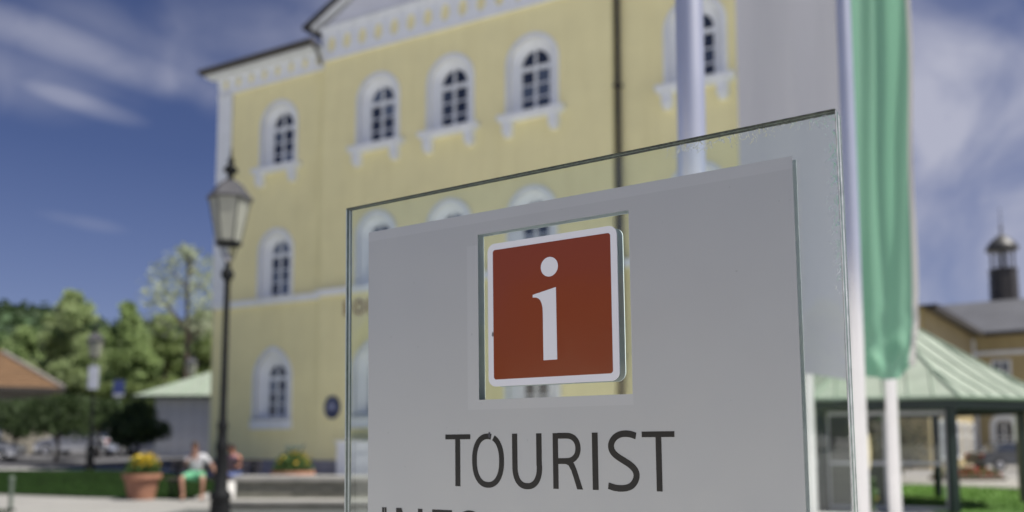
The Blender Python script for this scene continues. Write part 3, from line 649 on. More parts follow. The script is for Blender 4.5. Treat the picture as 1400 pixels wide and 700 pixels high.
leafy = mat('planter_leaves', (.06, .12, .03), .7, .4, 9.0, trans=.3)
yel = mat('yellow_petals', (.75, .52, .03), .6, .2, 20.0, trans=.2); redf = mat('red_petals', (.35, .04, .04), .6, .3, 9.0); whf = mat('cream_petals', (.6, .58, .45), .6, .2, 9.0); blueg = mat('blue_green_leaves', (.08, .13, .12), .6, .2, 9.0)
def blobs(n, c, r, s0, s1, up=0, flat=1.0):
    vs = []; fs = []
    for _ in range(n):
        d = Vector(np.array(RNG.normal(size=3))).normalized()*random.random()**.4; p = Vector((c[0]+d.x*r[0], c[1]+d.y*r[1], c[2]+abs(d.z)*r[2] if up else c[2]+d.z*r[2])); s = random.uniform(s0, s1)
        a = Vector(np.array(RNG.normal(size=3))).normalized(); b_ = a.orthogonal().normalized()*s; c_ = a.cross(b_).normalized()*s*flat; k = len(vs)
        vs += [p-b_, p+c_*.6, p+b_, p-c_*.6]; fs.append((k, k+1, k+2, k+3))
    return vs, fs
def planter(loc, label, rt, rb, h, fr, fh, ny, spike=False):
    o = empty('flower_pot', label, 'flower pot', loc)
    MB().lathe([(rb, 0), (rb+(rt-rb)*.75, h*.78), (rt*1.0, h*.80), (rt*1.06, h*.82), (rt*1.06, h), (rt*.95, h), (rt*.9, h*.9), (.01, h*.9)], 28).build('pot', terracotta, o, smooth=False)
    v, f_ = blobs(900, (0, 0, h), (fr, fr, fh), .03, .07, 1); kind(pydata('leaves', v, f_, leafy, o), 'stuff')
    v, f_ = blobs(ny, (.12*rt, 0, h+fh*.35), (fr*.9, fr*.9, fh*.72), .035, .06, 1); kind(pydata('flowers', v, f_, yel, o), 'stuff')
    if spike:
        b = MB()
        for k in range(26):
            a = random.uniform(0, 2*PI); t_ = random.uniform(.05, .35); b.tube([(0, 0, h+fh*.6), (t_*.6*math.cos(a), t_*.6*math.sin(a), h+fh*1.0), (t_*math.cos(a), t_*math.sin(a), h+fh*1.35)], [.02, .018, .003], 4)
        b.build('spiky_leaves', blueg, o)
    return o
q = P(193, 683, 21.7); planter((q.x, 21.7, 0), 'terracotta pot full of yellow flowers standing at the lawn edge', .43, .30, .64, .42, .48, 260)
q = P(400, 660, 22.6); planter((q.x, 22.6, .0), 'wide terracotta bowl with green bush, yellow flowers and a spiky plant behind the low wall', .52, .36, .68, .52, .5, 90, True)
bn = empty('park_bench', 'dark bench under the seated people beside the lamp post', 'bench', (P(290, 660, 22.3).x, 22.3, 0))
wood = mat('dark_bench_wood', (.06, .05, .045), .7, .3, 5.0)
pr = None
for k in range(4):
    if pr is None: pr = MB().box(-1.15, 1.15, 0, .10, 0, .035).build('seat_slat', wood, bn, loc=(0, -.22+.12*k, .47))
    else: inst(pr, bn, (0, -.22+.12*k, .47))
for k in range(2): MB().box(-1.15, 1.15, 0, .03, 0, .10).build('back_slat', wood, bn, loc=(0, .30, .68+.17*k))
for s_ in (-1, 1):
    MB().box(-.04, .04, -.22, .30, .40, .47).box(-.035, .035, -.21, -.15, 0, .40).box(-.034, .034, .24, .33, 0, .95).build('leg', iron, bn, loc=(s_*.95, 0, 0))
bo = empty('bollard', 'small grey green post standing in the bright path at the far left', 'bollard', (P(15, 680, 18.0).x, 18.0, 0))
MB().lathe([(.04, 0), (.04, .62), (.055, .64), (.055, .68), (.02, .71)], 14).build('post', mat('grey_green_paint', (.12, .15, .12), .6), bo)
MB().lathe([(.09, 0), (.09, .05), (.06, .06)], 14).build('foot', iron, bo)

# ------------------------------------------------------------------ people
def skinned(name, verts, edges, radii, m, parent, root=0, sub=2, flat=None):
    me = bpy.data.meshes.new(name); me.from_pydata(verts, edges, []); o = bpy.data.objects.new(name, me); COL.objects.link(o)
    sk = o.modifiers.new('s', 'SKIN'); sk.use_smooth_shade = True
    for i, r_ in enumerate(radii): me.skin_vertices[0].data[i].radius = r_ if isinstance(r_, tuple) else (r_, r_); me.skin_vertices[0].data[i].use_root = (i == root)
    if sub: o.modifiers.new('u', 'SUBSURF').levels = sub; o.modifiers['u'].render_levels = sub
    dg = bpy.context.evaluated_depsgraph_get(); dg.update(); nm = bpy.data.meshes.new_from_object(o.evaluated_get(dg)); nm.name = name
    o.modifiers.clear(); o.data = nm; nm.materials.clear(); nm.materials.append(m)
    for p in nm.polygons: p.use_smooth = True
    o.parent = parent; return o
def person(label, loc, rz, seat, pose, skin, hair, top, bottom, sleeve=True, slim=1.0):
    o = empty('person', label, 'person', loc, rz)
    J = dict(pelvis=(0, 0, seat+.13), waist=(0, -.03, seat+.30), chest=(0, -.06, seat+.48), neck=(0, -.08, seat+.62), neck2=(0, -.10, seat+.69), head=(0, -.11, seat+.80), crown=(0, -.11, seat+.88),
             shL=(-.19, -.06, seat+.56), shR=(.19, -.06, seat+.56), hipL=(-.10, -.02, seat+.09), hipR=(.10, -.02, seat+.09))
    J.update(pose)
    E_, V_, R_ = [], [], []; idx = {}
    def add(n, r_): idx[n] = len(V_); V_.append(J[n]); R_.append(r_)
    for n, r_ in (('pelvis', (.15, .115)), ('waist', (.135, .10)), ('chest', (.16, .11)), ('neck', .06), ('neck2', .052), ('head', (.078, .098)), ('crown', (.06, .075)), ('shL', .06), ('elL', .044), ('wrL', .030), ('shR', .06), ('elR', .044), ('wrR', .030), ('hipL', .095), ('knL', .062), ('anL', .042), ('hipR', .095), ('knR', .062), ('anR', .042)): add(n, tuple(c*slim for c in r_) if isinstance(r_, tuple) else r_*slim)
    for a, b_ in (('pelvis', 'waist'), ('waist', 'chest'), ('chest', 'neck'), ('neck', 'neck2'), ('neck2', 'head'), ('head', 'crown'), ('chest', 'shL'), ('shL', 'elL'), ('elL', 'wrL'), ('chest', 'shR'), ('shR', 'elR'), ('elR', 'wrR'), ('pelvis', 'hipL'), ('hipL', 'knL'), ('knL', 'anL'), ('pelvis', 'hipR'), ('hipR', 'knR'), ('knR', 'anR')): E_.append((idx[a], idx[b_]))
    for s_ in 'LR':
        an = Vector(J['an'+s_]); k = len(V_); V_.append(tuple(an+Vector((0, -.10, -.045)))); R_.append((.04, .028)); V_.append(tuple(an+Vector((0, -.18, -.052)))); R_.append((.042, .02)); E_ += [(idx['an'+s_], k), (k, k+1)]
        wr = Vector(J['wr'+s_]); d = (wr-Vector(J['el'+s_])).normalized(); sd_ = d.orthogonal().normalized(); pm = len(V_); V_.append(tuple(wr+d*.06)); R_.append((.036, .018)); E_.append((idx['wr'+s_], pm))
        for fi in range(5):
            off = sd_*(-.030+.018*fi) if fi < 4 else sd_*.045; ln = (.075, .085, .08, .062, .03)[fi]; k = len(V_)
            st = wr+d*(.085 if fi < 4 else .03)+off; cu = d.cross(sd_)*-.02
            V_.append(tuple(st)); R_.append(.010); V_.append(tuple(st+d*ln*.5+cu*.4+off*.15)); R_.append(.009); V_.append(tuple(st+d*ln*.85+cu*1.4+off*.2)); R_.append(.007)
            E_ += [(pm if fi < 4 else idx['wr'+s_], k), (k, k+1), (k+1, k+2)]
    skinned('body', V_, E_, R_, skin, o, 0, 1)
    h = Vector(J['head'])
    MB().loft([[(h.x-.012, h.y-.095, h.z-.005), (h.x+.012, h.y-.095, h.z-.005), (h.x+.004, h.y-.095, h.z+.035), (h.x-.004, h.y-.095, h.z+.035)], [(h.x-.010, h.y-.125, h.z-.008), (h.x+.010, h.y-.125, h.z-.008), (h.x+.003, h.y-.10, h.z+.03), (h.x-.003, h.y-.10, h.z+.03)]]).build('nose', skin, o)
    dk = mat('eye_dark', (.03, .02, .02), .4); lip = mat('lips', (.30, .12, .10), .6)
    for s_ in (-1, 1):
        MB().lathe([(.004, -.006), (.011, 0), (.004, .006)], 8, (h.x+s_*.032, h.y-.092, h.z+.028)).build('eye', dk, o)
        MB().box(h.x+s_*.078-.008, h.x+s_*.078+.008, h.y-.02, h.y+.02, h.z-.02, h.z+.03).build('ear', skin, o, bevel=.005)
    MB().box(h.x-.024, h.x+.024, h.y-.098, h.y-.08, h.z-.045, h.z-.035).build('mouth', lip, o)
    hv, hf = [], []
    m = MB(); prof = [(.090, .012), (.098, .05), (.092, .09), (.066, .125), (.02, .142)]
    m.loft([[(h.x+r_*.92*math.cos(2*PI*i/16), h.y+.012+r_*1.08*math.sin(2*PI*i/16), h.z+z+(.035 if math.sin(2*PI*i/16) < -.4 and k < 2 else (-.05 if math.sin(2*PI*i/16) > .3 and k == 0 else 0))) for i in range(16)] for k, (r_, z) in enumerate(prof)]); m.build('hair', hair, o, smooth=True)
    # clothes
    def seg(names, radii, mm_, nm): 
        vs = [J[n] if isinstance(n, str) else n for n in names]; return vs
    def mid(a, b_, t_): return tuple(Vector(J[a]).lerp(Vector(J[b_]), t_))
    tv = [J['pelvis'], J['waist'], J['chest'], mid('neck', 'chest', .25), J['shL'], J['shR']]; te = [(0, 1), (1, 2), (2, 3), (2, 4), (2, 5)]; tr = [(.165*slim, .13*slim), (.155*slim, .12*slim), (.18*slim, .13*slim), (.07, .07), .078*slim, .078*slim]
    if sleeve:
        tv += [mid('shL', 'elL', .75), mid('shR', 'elR', .75)]; te += [(4, 6), (5, 7)]; tr += [.068*slim, .068*slim]
    skinned('shirt', tv, te, tr, top, o, 0, 2)
    bv = [J['pelvis'], J['hipL'], mid('hipL', 'knL', .55), mid('hipL', 'knL', .92), J['hipR'], mid('hipR', 'knR', .55), mid('hipR', 'knR', .92)]
    skinned('shorts', bv, [(0, 1), (1, 2), (2, 3), (0, 4), (4, 5), (5, 6)], [(.165*slim, .135*slim), .112*slim, .10*slim, .095*slim, .112*slim, .10*slim, .095*slim], bottom, o, 0, 2)
    for s_ in 'LR':
        an = Vector(J['an'+s_]); MB().box(-.05, .05, -.21, .06, -.10, -.072).build('sandal', wood, o, loc=tuple(an))
    return o
skin1 = mat('skin_tanned', (.36, .19, .13), .6, .08, 6.0); hair1 = mat('brown_hair', (.05, .03, .02), .8, .3, 30.0)
q = P(267, 660, 21.9)
person('person in white shirt and mint shorts seated on the bench, hand raised to face', (q.x, 21.95, 0), rad(8), .50,
  dict(elL=(-.20, -.22, .86), wrL=(-.06, -.27, 1.10), elR=(.38, .02, .80), wrR=(.50, -.03, .56), knL=(-.26, -.44, .54), anL=(-.20, -.46, .10), knR=(.24, -.44, .54), anR=(.24, -.44, .10), neck2=(-.01, -.13, 1.19), head=(-.02, -.16, 1.28), crown=(-.02, -.15, 1.35)),
  skin1, hair1, mat('white_cotton', (.50, .50, .52), .8, .06, 5.0), mat('mint_shorts', (.12, .38, .21), .8, .1, 5.0))
q = P(322, 650, 23.2)
person('person in pale red top and blue shorts seated just right of the lamp post', (q.x, 23.1, 0), rad(-25), .50,
  dict(elL=(-.26, -.10, .82), wrL=(-.14, -.28, .70), elR=(.27, -.06, .82), wrR=(.16, -.28, .70), knL=(-.12, -.42, .52), anL=(-.12, -.40, .10), knR=(.12, -.42, .52), anR=(.12, -.40, .10), head=(0, -.13, 1.24), crown=(0, -.12, 1.31), neck2=(0, -.11, 1.16)),
  mat('skin_sunburnt', (.42, .17, .10), .6, .08, 6.0), mat('dark_hair', (.03, .025, .02), .8), mat('pale_red_top', (.36, .22, .26), .8, .3, 8.0), mat('blue_denim', (.10, .14, .32), .85, .2, 6.0), sleeve=False, slim=.88)
q = P(303, 660, 22.6)
MB().box(-.16, .16, -.12, .12, .505, .85).build('bag', mat('dark_bag', (.03, .03, .04), .7), None, bevel=.04).location = (q.x, 22.45, 0)
tag(bpy.data.objects['bag'], 'dark bag standing on the bench between the two seated people', 'bag')

# ------------------------------------------------------------------ trees
def leaf_mat(name, c, c2): return mat(name, c, .7, .3, .35, col2=c2, trans=.45)
def crown(name, m, clumps, n, s, parent, flat=.8):
    k = len(clumps); C = np.array([c[:3] for c in clumps]); Rr = np.array([c[3] for c in clumps]); wgt = Rr**2/np.sum(Rr**2)
    i = RNG.choice(k, n, p=wgt); d = RNG.normal(size=(n, 3)); d /= np.linalg.norm(d, axis=1)[:, None]; p = C[i]+d*(Rr[i]*(RNG.random(n)**.38))[:, None]*np.array([1, 1, flat])
    a = RNG.normal(size=(n, 3)); a /= np.linalg.norm(a, axis=1)[:, None]; b_ = np.cross(a, RNG.normal(size=(n, 3))); b_ /= np.linalg.norm(b_, axis=1)[:, None]
    sz = (s*(.6+.8*RNG.random(n)))[:, None]; vs = np.stack([p-a*sz, p+b_*sz*.55, p+a*sz, p-b_*sz*.55], 1).reshape(-1, 3)
    fs = np.arange(4*n).reshape(-1, 4); o = pydata(name, vs.tolist(), fs.tolist(), m, parent); o['kind'] = 'stuff'; return o
def tree(px, D_, top, w, label, m, n=5000, s=.24, base=None, shape='round', group='trees behind the lawn', trunk_r=.22, kindname='tree'):
    q = P(px, 600, D_); g = gz(q.x, D_); H = P(px, top, D_).z-g; Wd = w*D_/1200; o = empty(kindname, label, 'tree', (q.x, D_, g), group=group)
    zb = H*.22 if base is None else P(px, base, D_).z-g
    cl = []
    kk = 64
    for i in range(kk):
        t_ = random.random(); z = zb+(H-zb)*t_; prof = math.sin(PI*min(1, (.12+t_*.88))**(.8 if shape == 'round' else .62)) if shape != 'tall' else (1-t_)**.55*(.35+t_)**.3*1.15
        prof = max(.12, prof); a = random.uniform(0, 2*PI); r_ = Wd/2*prof*random.uniform(.1, 1.0)**.7; cr = Wd*random.uniform(.11, .24)*(.5+.5*prof)
        cl.append((r_*math.cos(a), r_*math.sin(a), min(z, H-cr*.8), cr))
    cl.append((0, 0, H-Wd*.10, Wd*.10))
    crown('crown', m, cl, int(n*1.5), s*.85, o)
    b = MB(); b.tube([(0, 0, -.1), (.05, 0, zb*.6), (-.05, .05, zb+(H-zb)*.35), (0, 0, H*.85)], [trunk_r, trunk_r*.8, trunk_r*.5, .03], 8)
    for i in range(0, kk, 4):
        c = cl[i]; z_ = max(zb*.7, c[2]-1.2*c[3]-.5); b.tube([(0, 0, z_), (c[0]*.5, c[1]*.5, (z_+c[2])/2+.1), c[:3]], [trunk_r*.4, trunk_r*.25, .02], 5)
    b.build('trunk', bark, o); return o
lg = leaf_mat('light_leaves', (.26, .34, .15), (.42, .51, .24)); mg = leaf_mat('mid_leaves', (.20, .29, .10), (.34, .44, .18)); dg_ = leaf_mat('dark_leaves', (.09, .16, .055), (.17, .26, .10)); yg = leaf_mat('yellow_green_leaves', (.19, .26, .09), (.34, .42, .16)); pg = leaf_mat('pale_blossom_leaves', (.34, .40, .24), (.55, .60, .42))
tree(92, 60, 396, 104, 'tall pale green tree rising above the orange roof and distant lamp', lg, 7000, base=590)
tree(168, 66, 412, 92, 'light green tree with two tips between distant lamp and green roof', mg, 6000, base=590)
tree(148, 72, 452, 120, 'dark green tree behind the distant lamp', dg_, 5000, base=600)
tree(28, 74, 446, 110, 'mid green tree directly above the orange roof', mg, 6000, base=600)
tree(-10, 78, 452, 120, 'dark tree at the far left picture edge', dg_, 4000, base=600)
tree(58, 84, 428, 80, 'dark narrow tree between the hill and the pale green tree', dg_, 4000, base=600)
tree(222, 70, 428, 96, 'yellow green tree above the green shed roof', yg, 7000, base=590)
tree(272, 68, 424, 84, 'yellow green tree touching the yellow building corner', yg, 6000, base=590)
tree(205, 80, 470, 130, 'deep green tree filling the gap behind the green roof', dg_, 4500, base=600)
tree(250, 56, 334, 130, 'sparse airy tree with pale leaves standing out against the sky', pg, 1000, s=.19, base=455)
dk_ = leaf_mat('dark_bush_leaves', (.05, .085, .03), (.09, .14, .05))
tree(78, 41, 540, 112, 'small dark clipped tree with thin trunk at the roadside', dk_, 4200, s=.12, base=588, trunk_r=.10, group='dark roadside trees')
tree(188, 40, 548, 74, 'dark bushy roadside tree behind the flower pot', dk_, 3200, s=.12, base=604, trunk_r=.08, group='dark roadside trees')
tree(20, 44, 545, 110, 'dark bush like tree below the orange roof at left', dk_, 4000, s=.12, base=590, trunk_r=.10, group='dark roadside trees')
tree(135, 46, 545, 90, 'dark bushy tree beside the distant lamp post', dk_, 3200, s=.12, base=580, trunk_r=.09, group='dark roadside trees')
hg = empty('hedge', 'bright green hedge beyond the parked cars', 'hedge', (P(150, 600, 60).x, 60, gz(-25, 60)))
crown('foliage', yg, [(-3.2+.8*i, random.uniform(-.3, .3), z, .8) for i in range(9) for z in (.8, 1.9, 3.0, 4.0)], 6000, .16, hg)
b = MB()
for i in range(6): b.tube([(-2.8+1.1*i, 0, 0), (-2.8+1.1*i, .1, 3.4)], .05, 5)
b.build('stems', bark, hg)
# wooded hill
hv, hf = [], []; nxh = 90; nyh = 14
prof = lambda x: 58*math.exp(-((x+250)/95)**2)+40*math.exp(-((x+120)/60)**2)+26*math.exp(-((x-10)/160)**2)+ (34*math.exp(-((x+420)/150)**2))
for j in range(nyh+1):
    for i in range(nxh+1):
        x = -700+i*11; t_ = j/nyh; hv.append((x, 260+t_*220, gz(-20, 200)-2+prof(x)*math.sin(PI/2*min(1, t_*1.25))*1.0+1.6*math.sin(i*1.7+j*2.3)*t_+random.uniform(-1.2, 1.2)*t_))
for j in range(nyh):
    for i in range(nxh): hf.append((j*(nxh+1)+i, j*(nxh+1)+i+1, (j+1)*(nxh+1)+i+1, (j+1)*(nxh+1)+i))
hill_m = mat('wooded_hill', (.02, .05, .02), .9, .5, .08, 1.0, col2=(.045, .085, .03), bscale=.25)
kind(pydata('hill', hv, hf, hill_m, None, False))
hn = 26000; idx_ = RNG.integers(0, len(hv), hn); base_ = np.array(hv)[idx_]+RNG.normal(size=(hn, 3))*np.array([6, 8, .8]); a = RNG.normal(size=(hn, 3)); a /= np.linalg.norm(a, axis=1)[:, None]; b_ = np.cross(a, RNG.normal(size=(hn, 3))); b_ /= np.linalg.norm(b_, axis=1)[:, None]
vs = np.stack([base_-a*2.2, base_+b_*1.6, base_+a*2.2, base_-b_*1.6], 1).reshape(-1, 3)
kind(pydata('forest', vs.tolist(), np.arange(4*hn).reshape(-1, 4).tolist(), mg if False else leaf_mat('forest_leaves', (.03, .06, .022), (.06, .10, .035))), 'stuff', 'dark wooded cover of the far hill at the left')

# ------------------------------------------------------------------ left houses
otile = mat('orange_roof_tiles', (.16, .09, .042), .8, .25, 3.0, .4, col2=(.20, .115, .057))
Y = 50; ez = P(0, 531, Y).z; rz_ = P(0, 487, Y+3).z; hx1 = P(88, 531, Y).x; g0 = gz(-30, 50)
hs = empty('orange_roofed_house', 'low house with orange tiled hipped roof at the left edge', 'house', (0, 0, 0)); hs.matrix_world = Matrix.Translation((hx1, Y, 0)) @ Matrix.Rotation(rad(29), 4, 'Z') @ Matrix.Translation((-hx1, -Y, 0))
x0 = hx1-12; rx1 = hx1-3.2
r_ = MB(); A, Bq, Cq, Dq = (x0, Y, ez), (hx1, Y, ez), (hx1, Y+6.5, ez), (x0, Y+6.5, ez); R1, R2 = (x0+3, Y+3.2, rz_), (rx1, Y+3.2, rz_)
r_.face([A, Bq, R2, R1]).face([Bq, Cq, R2]).face([Cq, Dq, R1, R2]).face([Dq, A, R1]).face([A, Dq, Cq, Bq]); r_.build('roof', otile, hs)
rows = MB()
for k in range(11):
    t_ = k/11; a0 = Vector(A).lerp(Vector(R1), t_); a1 = Vector(Bq).lerp(Vector(R2), t_); rows.tube([a0+Vector((.0, -.0, .03)), a1+Vector((-.1, 0, .03))], .04, 5)
rows.build('tile_rows', otile, hs)
rt = None
MB().tube([Vector(Bq)+Vector((0, 0, .05)), Vector(R2)+Vector((0, 0, .08))], .12, 8).build('hip_tiles', mat('grey_mortar', (.25, .23, .21), .8), hs)
MB().tube([Vector(R1)+Vector((0, 0, .08)), Vector(R2)+Vector((0, 0, .08))], .11, 8).build('ridge_tiles', otile, hs)
MB().box(x0, hx1+.05, Y-.08, Y-.02, ez-.24, ez+.03).build('fascia', gutterm, hs)
MB().box(x0+.5, hx1-.6, Y+.6, Y+6, g0-.3, ez-.05).build('wall', mat('dull_house_wall', (.24, .22, .18), .9), hs)
for k in range(3): MB().box(x0+2+3*k, x0+3+3*k, Y+.54, Y+.61, g0+1, g0+2.2).build('window', pane_m, hs)
Y = 47; ez = P(180, 541, Y).z; g0 = gz(-20, 47); sx0, sx1 = P(180, 541, Y).x, P(380, 541, Y).x
sh = empty('green_roofed_shed', 'low shed with pale green metal roof and grey boarded wall', 'shed', (0, 0, 0))
apx = P(330, 495, Y+4); r_ = MB(); q4 = [(sx0, Y, ez), (sx1, Y, ez), (sx1, Y+8, ez), (sx0, Y+8, ez)]; ap = (apx.x, Y+4, apx.z)
r_.face([q4[0], q4[1], ap]).face([q4[1], q4[2], ap]).face([q4[2], q4[3], ap]).face([q4[3], q4[0], ap]).face(q4[::-1]); r_.build('roof', copper, sh)
for k in range(1, 9):
    xk = sx0+(sx1-sx0)*k/9; t_ = (xk-sx0)/(apx.x-sx0) if xk < apx.x else (sx1-xk)/(sx1-apx.x); t_ = min(1, t_)
    MB().tube([(xk, Y, ez+.02), (xk, Y+4*t_, ez+(apx.z-ez)*t_+.02)], .03, 5).build('roof_seam', seam_m, sh)
MB().box(sx0-.05, sx1+.05, Y-.06, Y, ez-.14, ez+.02).build('fascia', darkgreen, sh)
bx0 = P(207, 541, Y).x; boardm = mat('grey_boards', (.84, .84, .86), .8, .1, 3.0); pr = None
k = 0; x = bx0
while x < sx1-.4:
    if pr is None: pr = MB().box(0, .30, 0, .05, 0, ez-g0-.1).build('board', boardm, sh, loc=(x, Y+.9, g0))
    else: inst(pr, sh, (x, Y+.9-(.02 if k % 2 else 0), g0))
    x += .325; k += 1
MB().box(bx0+.05, sx1-.5, Y+.97, Y+7, g0-.3, ez-.1).build('wall', plinthm, sh)
MB().box(bx0-.12, bx0-.02, Y+.85, Y+1.0, g0, ez-.1).build('corner_post', trim, sh)
gw_ = empty('garden_wall', 'pale sunlit rubble wall glimpsed between the dark bushes', 'wall', (P(45, 600, 56).x, 56, gz(-30, 56)))
for k in range(7):
    for j in range(5): MB().box(0, .56, random.uniform(-.05, .02), .4, 0, .36).build('stone', mat('rubble_pale', (.34, .31, .24), .9, .3, 1.0, .4), gw_, bevel=.02, loc=(-2.1+.6*k+(.3 if j % 2 else 0), 0, .38*j))
bs = empty('road_sign', 'square blue road sign on a post above the hedge', 'road sign', (P(160, 600, 50).x, 50, gz(-23, 50)))
z_ = P(160, 529, 50).z-gz(-23, 50)
MB().tube([(0, 0, 0), (0, 0, z_+.4)], .04, 8).build('post', steel, bs); MB().box(-.32, .32, -.06, -.04, z_-.38, z_+.38).build('panel', mat('sign_blue', (.04, .06, .20), .4), bs)
MB().box(-.32, .32, -.055, -.04, z_-.54, z_-.40).build('lower_panel', mat('pale_sign', (.5, .5, .5)), bs)

# ------------------------------------------------------------------ cars
tyre = mat('tyre', (.02, .02, .02), .85); cglass = mat('car_glass', (.03, .035, .045), .08, spec=.8); chrome = mat('chrome', (.6, .6, .62), .2, metal=1); lampm = mat('headlight_glass', (.6, .62, .65), .1)
def car(loc, rz, label, paint, estate=False):
    o = empty('parked_car', label, 'car', loc, rz, group='cars parked beyond the lawn')
    prof = [(-2.15, .32), (-2.18, .55), (-2.12, .88), (-1.95, .96), (-1.1, 1.0), (1.35, .98), (1.95, .86), (2.15, .70), (2.18, .45), (2.1, .28)]
    def sect(y, sx, dz): return [(x*sx, y, z+(dz if z > .8 else 0)) for x, z in prof]
    b = MB(); b.loft([sect(-.84, .975, -.08), sect(-.88, .99, -.03), sect(-.80, 1, 0), sect(.80, 1, 0), sect(.88, .99, -.03), sect(.84, .975, -.08)]); b.build('body', paint, o, smooth=False)
    cab = [(-1.75 if estate else -1.6, .97), (1.25, .97), (.45, 1.42), (-.95 if not estate else -1.45, 1.44)]
    c = MB(); c.loft([[(x, -.78, z) if z < 1 else (x, -.60, z) for x, z in cab], [(x, .78, z) if z < 1 else (x, .60, z) for x, z in cab]]); c.build('cabin_glass', cglass, o)
    t_ = MB(); xr = cab[3][0]; t_.loft([[(xr-.03, -.61, 1.42), (.47, -.61, 1.40), (.40, -.57, 1.465), (xr+.05, -.57, 1.485)], [(xr-.03, .61, 1.42), (.47, .61, 1.40), (.40, .57, 1.465), (xr+.05, .57, 1.485)]]); t_.build('roof', paint, o)
    for s_ in (-1, 1):
        for x0, x1 in ((1.25, .46), (-.15, -.15), (cab[0][0], xr)): MB().tube([(x0, s_*.79, .97), (x1, s_*.61, 1.43)], .03, 5).build('pillar', paint, o)
        for x in (-1.35, 1.38):
            w = MB(); w.loft([[(x+.31*math.cos(2*PI*i/20), s_*y_, .31+.31*math.sin(2*PI*i/20)) for i in range(20)] for y_ in (.70, .90)]); w = w.build('wheel', tyre, o)
            r2 = MB(); r2.loft([[(x+.19*math.cos(2*PI*i/12), s_*y_, .31+.19*math.sin(2*PI*i/12)) for i in range(12)] for y_ in (.895, .91)]); rr_ = r2.build('rim', chrome, w)
        MB().box(2.06, 2.165, min(s_*.5, s_*.78), max(s_*.5, s_*.78), .62, .76).build('headlight', lampm, o, bevel=.02)
        MB().box(-2.175, -2.10, min(s_*.55, s_*.80), max(s_*.55, s_*.80), .68, .86).build('tail_light', mat('tail_red', (.35, .02, .02), .3), o, bevel=.015)
        MB().box(.85, .98, min(s_*.84, s_*1.0), max(s_*.84, s_*1.0), .98, 1.10).build('mirror', paint, o, bevel=.02)
    MB().box(2.10, 2.19, -.45, .45, .42, .56).build('grille', tyre, o)
    return o
silver = mat('silver_paint', (.50, .51, .54), .35, .04, 2.0, metal=.1, coat=.6); palec = mat('pale_blue_paint', (.44, .48, .60), .35, .04, 2.0, metal=.1, coat=.6); darkc = mat('dark_grey_paint', (.05, .055, .065), .3, .1, 2.0, coat=.6)
def put_car(px, Y_, rz, label, m, est=False): q = P(px, 600, Y_); return car((q.x, Y_, gz(q.x, Y_)+.01), rad(rz), label, m, est)
put_car(-36, 43, 14, 'silver car at the left picture edge, only its front showing', silver)
put_car(108, 50, 172, 'pale silver car parked behind the distant lamp post', silver, True)
put_car(210, 50, 10, 'pale blue grey car parked before the grey boarded shed', palec)
put_car(160, 57, 176, 'dark grey car farther back, between the two pale cars', darkc)
put_car(232, 58, 100, 'pale car partly hidden behind the seated people and shed corner', palec, True)

# ------------------------------------------------------------------ pavilion
PC = Vector((P(1214, 560, 20).x, 20.2, 0)); R = 3.45; al = math.atan2(-PC.y, -PC.x)
pv = empty('garden_pavilion', 'octagonal pavilion with pale green copper roof and dark green posts', 'pavilion', PC)
cor = [Vector((R*math.cos(al+rad(22.5+45*k)), R*math.sin(al+rad(22.5+45*k)), 0)) for k in range(8)]
ez = 2.28; az_ = 4.50
def rp(k, t_):                     # point on hip k, slightly bell shaped
    return Vector((cor[k].x*(1-t_), cor[k].y*(1-t_), ez+(az_-ez)*(t_**1.12*.92+.08*t_)))
for k in range(8):
    j = (k+1) % 8; b = MB(); ts = [0, .2, .4, .6, .8, .985]
    b.loft([[rp(k, t_), rp(j, t_)] for t_ in ts], cap=False, closed=False)
    b.loft([[rp(k, t_)-Vector((0, 0, .05)), rp(j, t_)-Vector((0, 0, .05))] for t_ in ts], cap=False, closed=False)
    b.build('roof_panel', copper, pv)
    MB().tube([rp(k, t_)+Vector((0, 0, .02)) for t_ in ts], .035, 6).build('hip_seam', seam_m, pv)
    d = cor[j]-cor[k]; nseam = 6
    for s_ in range(1, nseam):
        f_ = s_/nseam; tm = min(f_, 1-f_)*2*.96; pts = []
        # seam runs square to the eave until it meets the hip
        m_ = (cor[k]+cor[j])/2; inn = -m_/m_.length; p0 = cor[k]+d*f_
        for tt in (0, .33, .66, 1):
            T_ = tm*tt; x_ = p0+inn*m_.length*T_; pts.append(Vector((x_.x, x_.y, rp(k, T_).z+.025)))
        MB().tube(pts, .018, 5).build('roof_seam', seam_m, pv)
    # beam, eave board and gutter
    c0, c1 = cor[k]*.93, cor[j]*.93
    b = MB(); 
    for z0_, z1_, s0, s1 in ((ez-.22, ez-.02, .965, .93), ):
        b.loft([[c*s for c in ()] for s in ()]) if False else None
    q = [cor[k]*.97, cor[j]*.97, cor[j]*.92, cor[k]*.92]
    b.loft([[Vector((p.x, p.y, ez-.24)) for p in q], [Vector((p.x, p.y, ez-.05)) for p in q]]); b.build('eave_beam', darkgreen, pv)
    MB().tube([cor[k]*1.0+Vector((0, 0, ez-.02)), cor[j]*1.0+Vector((0, 0, ez-.02))], .04, 6).build('gutter', seam_m, pv)
    p = cor[k]*.90; a = al+rad(22.5+45*k)
    MB().box(-.075, .075, -.075, .075, 0, ez-.22, M=Matrix.Translation(p) @ Matrix.Rotation(a, 4, 'Z')).build('post', darkgreen, pv)
MB().box(-2.9, -.55, .3, .36, .05, 2.0, M=Matrix.Rotation(al+PI/2, 4, 'Z')).build('inner_wall', mat('kiosk_dark_wall', (.09, .09, .085), .7, .3, 2.0), pv)
MB().lathe([(.10, az_-.08), (.13, az_-.02), (.06, az_+.06), (.09, az_+.14), (.02, az_+.32)], 10).build('finial', copper, pv)
